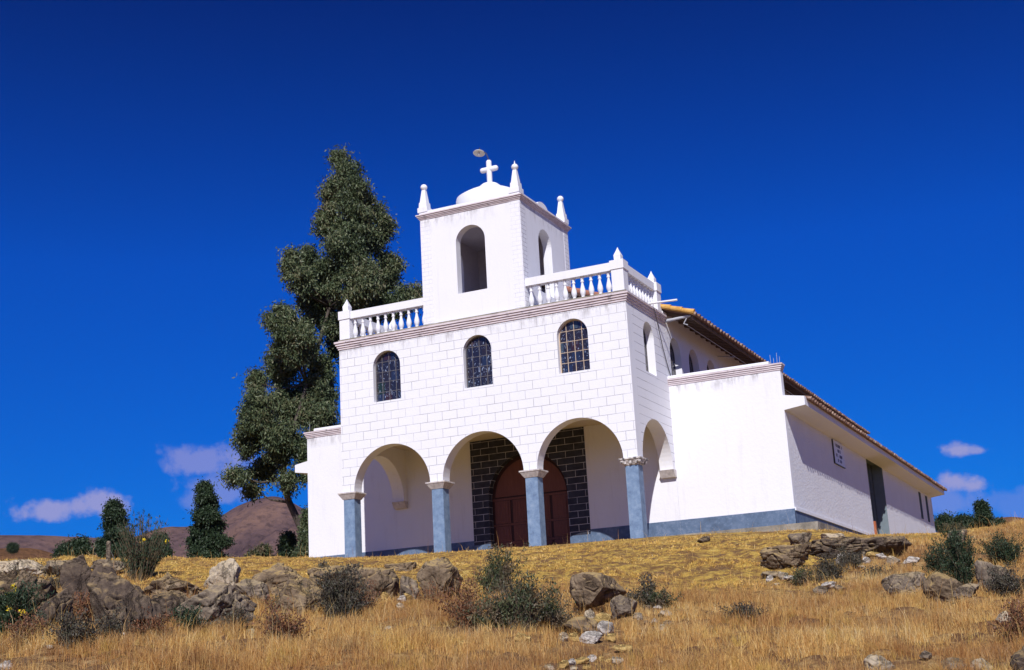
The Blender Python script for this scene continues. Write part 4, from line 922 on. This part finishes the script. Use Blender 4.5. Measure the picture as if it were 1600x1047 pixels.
big_rocks = [
 ((-20, 876, 74, 905), 'rock_pale', 'long pale flat slab on the skyline at the far left', dict(flat=1, depth=.8)),
 ((62, 876, 122, 900), 'rock_grey', 'pale grey slab on the skyline touching the tilted stone', dict(flat=1)),
 ((140, 876, 196, 896), 'rock_grey', 'low pale slab at the foot of the broom shrub', dict(flat=1)),
 ((-40, 900, 70, 985), 'rock_brown', 'broad brown outcrop at the left edge of the view', dict(strata=5, depth=.9)),
 ((44, 925, 112, 985), 'rock_dark', 'dark jagged rock directly below the tilted stone', dict()),
 ((98, 871, 148, 945), 'rock_dark', 'tall tilted stone with a flat pale top on the left ridge', dict(sink=.15, peak=.25, rough=.6, planes=16)),
 ((142, 882, 248, 988), 'rock_dark', 'large domed grey brown rock right of the tilted stone', dict(depth=.9)),
 ((222, 896, 316, 942), 'rock_brown', 'layered ledge on the right of the domed rock', dict(strata=7)),
 ((232, 925, 300, 978), 'rock_dark', 'dark undercut rock under the layered ledge', dict(strata=4)),
 ((318, 874, 374, 920), 'rock_pale', 'pale cream blocky stone on the grass at left', dict(planes=18)),
 ((284, 913, 396, 980), 'rock_grey', 'big rounded grey boulder below the cream blocky stone', dict(depth=.8)),
 ((362, 905, 420, 940), 'rock_grey', 'grey rock between the rounded boulder and the ridge rocks', dict()),
 ((396, 880, 484, 936), 'rock_brown', 'sloping brown ridge rock left of the grey bush', dict(strata=5)),
 ((432, 903, 505, 958), 'rock_brown', 'rounded brown boulder in front of the sloping ridge rock', dict()),
 ((482, 882, 562, 930), 'rock_brown', 'brown slab behind the dense grey bush', dict(flat=1)),
 ((538, 885, 624, 940), 'rock_brown', 'large smooth brown slab right of the dense grey bush', dict(flat=1, depth=.7)),
 ((600, 878, 652, 893), 'rock_brown', 'thin low ledge below the second pillar', dict(flat=1)),
 ((652, 871, 724, 936), 'rock_brown', 'brown squared rock below the third pillar, left of the green bush', dict(planes=16)),
 ((624, 900, 656, 936), 'rock_grey', 'small pointed grey rock left of the squared rock', dict()),
 ((893, 906, 982, 962), 'rock_brown', 'big grey brown boulder in the middle of the slope', dict(depth=.8, sink=.0, peak=.5, lift=.10, rough=.55, planes=15)),
 ((955, 930, 998, 962), 'rock_grey', 'rough speckled rock on the right flank of the big boulder', dict()),
 ((1190, 852, 1270, 888), 'rock_brown', 'low worn rock on the slope left of the dark ledge', dict(flat=1)),
 ((1232, 832, 1270, 853), 'rock_grey', 'pale rock just below the corner of the concrete platform', dict(flat=1)),
 ((1286, 832, 1322, 850), 'rock_pale', 'pale rock at the left tip of the dark ledge', dict(flat=1)),
 ((1262, 842, 1350, 870), 'rock_dark', 'left half of the dark ledge below the side wall', dict(flat=1, strata=4)),
 ((1330, 837, 1422, 868), 'rock_dark', 'right half of the dark ledge below the side door', dict(flat=1, strata=4)),
 ((1386, 896, 1456, 934), 'rock_grey', 'grey broken outcrop low on the right slope', dict(planes=18)),
 ((1448, 896, 1504, 940), 'rock_brown', 'round mossy boulder right of the grey broken outcrop', dict()),
 ((1492, 914, 1532, 936), 'rock_grey', 'small grey rock at the foot of the juniper', dict()),
 ((1532, 878, 1580, 928), 'rock_grey', 'pale grey rock behind the juniper at the right', dict()),
 ((1582, 1008, 1640, 1062), 'rock_dark', 'dark rock cut by the lower right corner', dict()),
 ((1478, 828, 1512, 850), 'rock_grey', 'low grey rock on the right skyline', dict()),
]
for i, (bb, mt, lab, kw) in enumerate(big_rocks): rock('boulder', lab, 'rock', bb, mt, 100 + i, sub=6 if (bb[2] - bb[0]) > 60 else 5, **kw)
def zc(ox, oy, s, l): return [(ox + a / s, oy + b / s, ox + c / s, oy + d / s) for a, b, c, d in l]
piles = [
 ('in the pale heap under the big central boulder', 'stones heaped under the central boulder', ['rock_pale', 'rock_yellow', 'rock_white', 'rock_brown', 'rock_white', 'rock_white', 'rock_pale', 'rock_yellow', 'rock_yellow'],
  zc(780, 880, 5.714, [(765, 430, 850, 530), (855, 462, 990, 560), (890, 500, 980, 560), (585, 505, 890, 640), (885, 540, 1020, 655), (715, 630, 910, 720), (535, 630, 620, 705), (620, 640, 715, 705), (960, 640, 1040, 700)])),
 ('among those right of the big central boulder', 'stones scattered right of the central boulder', ['rock_pale', 'rock_grey', 'rock_white'],
  zc(780, 880, 5.714, [(1200, 455, 1275, 505), (1300, 385, 1360, 425), (1380, 380, 1450, 410), (1430, 430, 1545, 480), (1290, 520, 1340, 545), (1360, 500, 1420, 540), (1430, 560, 1490, 610), (1470, 520, 1540, 560)])),
 ('in the grass at the bottom centre', 'stones in the grass at the bottom', ['rock_yellow', 'rock_pale', 'rock_yellow', 'rock_white'],
  zc(780, 880, 5.714, [(540, 880, 620, 945), (410, 915, 490, 960), (680, 850, 800, 905), (790, 835, 870, 885), (885, 840, 935, 880), (1015, 845, 1110, 900), (1030, 750, 1180, 805), (610, 865, 680, 915), (940, 860, 1000, 895), (1420, 880, 1460, 908), (150, 645, 275, 720), (545, 530, 590, 585), (750, 915, 830, 965), (640, 925, 700, 965)])),
 ('in the pile below the dark ledge', 'pale stones under the dark ledge', ['rock_white', 'rock_pale', 'rock_white', 'rock_yellow'],
  zc(1050, 780, 3.92, [(1078, 365, 1118, 415), (1112, 345, 1150, 387), (1145, 332, 1176, 367), (1125, 400, 1176, 428), (1010, 340, 1075, 400)]) + zc(1300, 740, 3.41, [(140, 425, 180, 457), (165, 450, 205, 477), (185, 418, 250, 442), (130, 488, 178, 510), (300, 445, 360, 487), (385, 445, 460, 480), (175, 530, 215, 552), (240, 430, 290, 455)])),
 ('of the flat ones on the right slope', 'flat stones on the right slope', ['rock_grey', 'rock_white', 'rock_pale'],
  zc(1050, 780, 3.92, [(560, 445, 670, 482), (580, 475, 620, 507), (655, 455, 710, 492), (870, 540, 950, 582), (925, 515, 1000, 552), (780, 295, 830, 327), (1000, 530, 1060, 560), (690, 470, 745, 495), (620, 515, 660, 530)])),
 ('small flat dark stone on the yellow turf before the wing wall', None, ['rock_dark'], zc(1050, 780, 3.92, [(160, 235, 228, 267)])),
 ('in the heap below the domed rock', 'pale stones below the domed rock', ['rock_pale', 'rock_white', 'rock_yellow'],
  zc(0, 840, 5.235, [(915, 700, 1005, 778), (1025, 725, 1085, 772), (1090, 725, 1160, 767), (870, 740, 915, 792), (955, 780, 1020, 817), (840, 785, 905, 812), (600, 695, 640, 727), (670, 700, 710, 732), (1095, 850, 1140, 882), (390, 885, 430, 912)])),
 ('below the brown slabs left of centre', 'pale stones below the brown slabs', ['rock_yellow', 'rock_pale', 'rock_white'],
  zc(350, 780, 3.92, [(920, 570, 1015, 632), (875, 570, 905, 602), (1065, 595, 1110, 627), (1110, 575, 1165, 612), (1060, 640, 1100, 672), (1300, 585, 1340, 607)])),
 ('lying loose in the left grass', 'loose stones in the left grass', ['rock_yellow', 'rock_pale'],
  zc(350, 780, 3.92, [(140, 780, 180, 802), (145, 800, 185, 838), (275, 810, 290, 827), (985, 785, 1030, 807), (1440, 870, 1520, 902), (1545, 745, 1590, 782)])),
 ('along the bottom right edge', 'stones at the bottom right edge', ['rock_pale', 'rock_grey'], [(1355, 1030, 1396, 1052), (1475, 1034, 1506, 1052), (1520, 1034, 1550, 1052), (1440, 1020, 1456, 1032), (1560, 960, 1585, 978)]),
 ('white stone in the lower left corner', None, ['rock_white'], [(2, 1036, 18, 1047)]),
]
sd = 300
ORD = ['leftmost', 'second', 'third', 'fourth', 'fifth', 'sixth', 'seventh', 'eighth', 'ninth', 'tenth', 'eleventh', 'twelfth', 'thirteenth', 'fourteenth', 'fifteenth']
COLN = dict(rock_white='whitish', rock_pale='pale', rock_yellow='yellowish', rock_brown='brown', rock_grey='grey', rock_dark='dark')
def stone_label(where, m_, bb, bbs):
    if len(bbs) == 1: return where
    o_ = sorted(bbs, key=lambda b: b[0] + b[2]); k = o_.index(bb)
    pos = 'leftmost stone' if k == 0 else ('rightmost stone' if k == len(bbs) - 1 else ORD[k] + ' stone from the left'); 
    return COLN[m_] + ' stone, ' + pos.replace(' stone', '') + ' ' + where
for lab, grp, ms, bbs in piles:
    for i, bb in enumerate(bbs): sd += 1; rock('stone', stone_label(lab, ms[i % len(ms)], bb, bbs), 'stone', bb, ms[i % len(ms)], sd, grp, sub=4, depth=.9, sink=.22, planes=10)

# ------------------------------------------------------------------ grass
def blades(name, label, n, keep, hmin, hmax, wid, matn, seed, lean=.35, dmin=10.5, dmax=60, clump=3.0):
    rs = np.random.RandomState(seed); az = np.radians(rs.uniform(-48.5, -1.5, n)); d = rs.uniform(dmin ** .8, dmax ** .8, n) ** (1 / .8)
    x = CAM[0] + d * np.sin(az); y = CAM[1] + d * np.cos(az)
    ms = ~((x > -4.0) & (x < 15.8) & (y > -.3)); x, y, d = x[ms], y[ms], d[ms]
    # tufts: pull blades to tuft centres
    cx_ = np.round(x / .32 + .35 * np.sin(7 * y)) * .32; cy_ = np.round(y / .32 + .35 * np.sin(5 * x)) * .32; t = rs.uniform(0, .75, len(x)); x = x * (1 - t) + cx_ * t; y = y * (1 - t) + cy_ * t
    ok = np.ones(len(x), bool); ux, uy = (CAM[0] - x), (CAM[1] - y); un = np.hypot(ux, uy); ux /= un; uy /= un
    for X_, Y_, r_c, dp in CLEAR:
        rx_, ry_ = x - X_, y - Y_; al = rx_ * ux + ry_ * uy; la = np.abs(rx_ * uy - ry_ * ux); ok &= ~((la < r_c * .95) & (al > -r_c * .6) & (al < r_c * .6 + dp) & (rs.rand(len(x)) < .93))
    x, y, d = x[ok], y[ok], d[ok]
    z = zone(x, y); nz = np.sin(1.3 * x + .7 * y) * np.sin(.8 * x - 1.7 * y + 1.1) + .6 * np.sin(3.1 * x + 2 * y) * np.sin(2.3 * y - 1.9 * x)
    pr = keep(z, nz); ms = rs.rand(len(x)) < pr; x, y, d, nz = x[ms], y[ms], d[ms], nz[ms]; n = len(x); h0 = H(x, y)
    hh = (hmin + (hmax - hmin) * rs.rand(n) ** 2.0) * (1 + .35 * nz); th = rs.uniform(0, 6.283, n); ln = rs.normal(0, lean, n) * hh
    ww = wid * (.6 + d / 26) * rs.uniform(.7, 1.3, n); a = rs.uniform(0, 6.283, n); s = np.c_[np.cos(a), np.sin(a), np.zeros(n)] * ww[:, None]
    b = np.c_[x, y, h0 - .01]; dr = np.c_[np.cos(th), np.sin(th), np.zeros(n)]
    m1 = b + dr * (ln * .3)[:, None] + np.c_[np.zeros(n), np.zeros(n), hh * .6]; tp = b + dr * ln[:, None] + np.c_[np.zeros(n), np.zeros(n), hh]
    V = np.stack([b - s, b + s, m1 + s * .7, m1 - s * .7, tp + s * .12, tp - s * .12], 1).reshape(-1, 3); k = np.arange(n)[:, None] * 6
    F_ = np.concatenate([k + np.array([0, 1, 2, 3]), k + np.array([3, 2, 4, 5])]); o = link(name, np_mesh(name, V, F_), matn); tag(o, label, 'grass', None, 'stuff'); return o
blades('dry_grass', 'tall dry orange brown grass covering the lower slope', 1150000, lambda z, nz: (1 - z) * np.clip(.72 + .6 * nz, .16, 1) + .01, .05, .20, .0021, 'grass_dry', 1, .55)
blades('turf_grass', 'short yellow turf on the upper slope below the church', 500000, lambda z, nz: z * np.clip(.45 + .9 * nz, .0, 1), .02, .06, .005, 'grass_turf', 2, .8, 20)
blades('seed_grass', 'sparse taller straw stalks standing above the dry grass', 90000, lambda z, nz: np.clip(.05 + .35 * nz, 0, 1) * (1 - .9 * z), .22, .48, .002, 'grass_dry', 3, .4, 12, 64)

# ------------------------------------------------------------------ air
hb = B(); box(hb, -4300, 4300, -4300, 4300, -60, 420)
hm = bpy.data.materials.new('haze'); hm.use_nodes = True; t = hm.node_tree; t.nodes.clear(); h = N(t)
pv = h.n('ShaderNodeVolumePrincipled', {'Color': (.70, .76, 1, 1), 'Density': HAZE, 'Anisotropy': .45}); h.n('ShaderNodeOutputMaterial', {1: pv.outputs[0]}); MATS['haze'] = hm
hz = bm_obj('haze', hb, 'haze'); hz['kind'] = 'stuff'
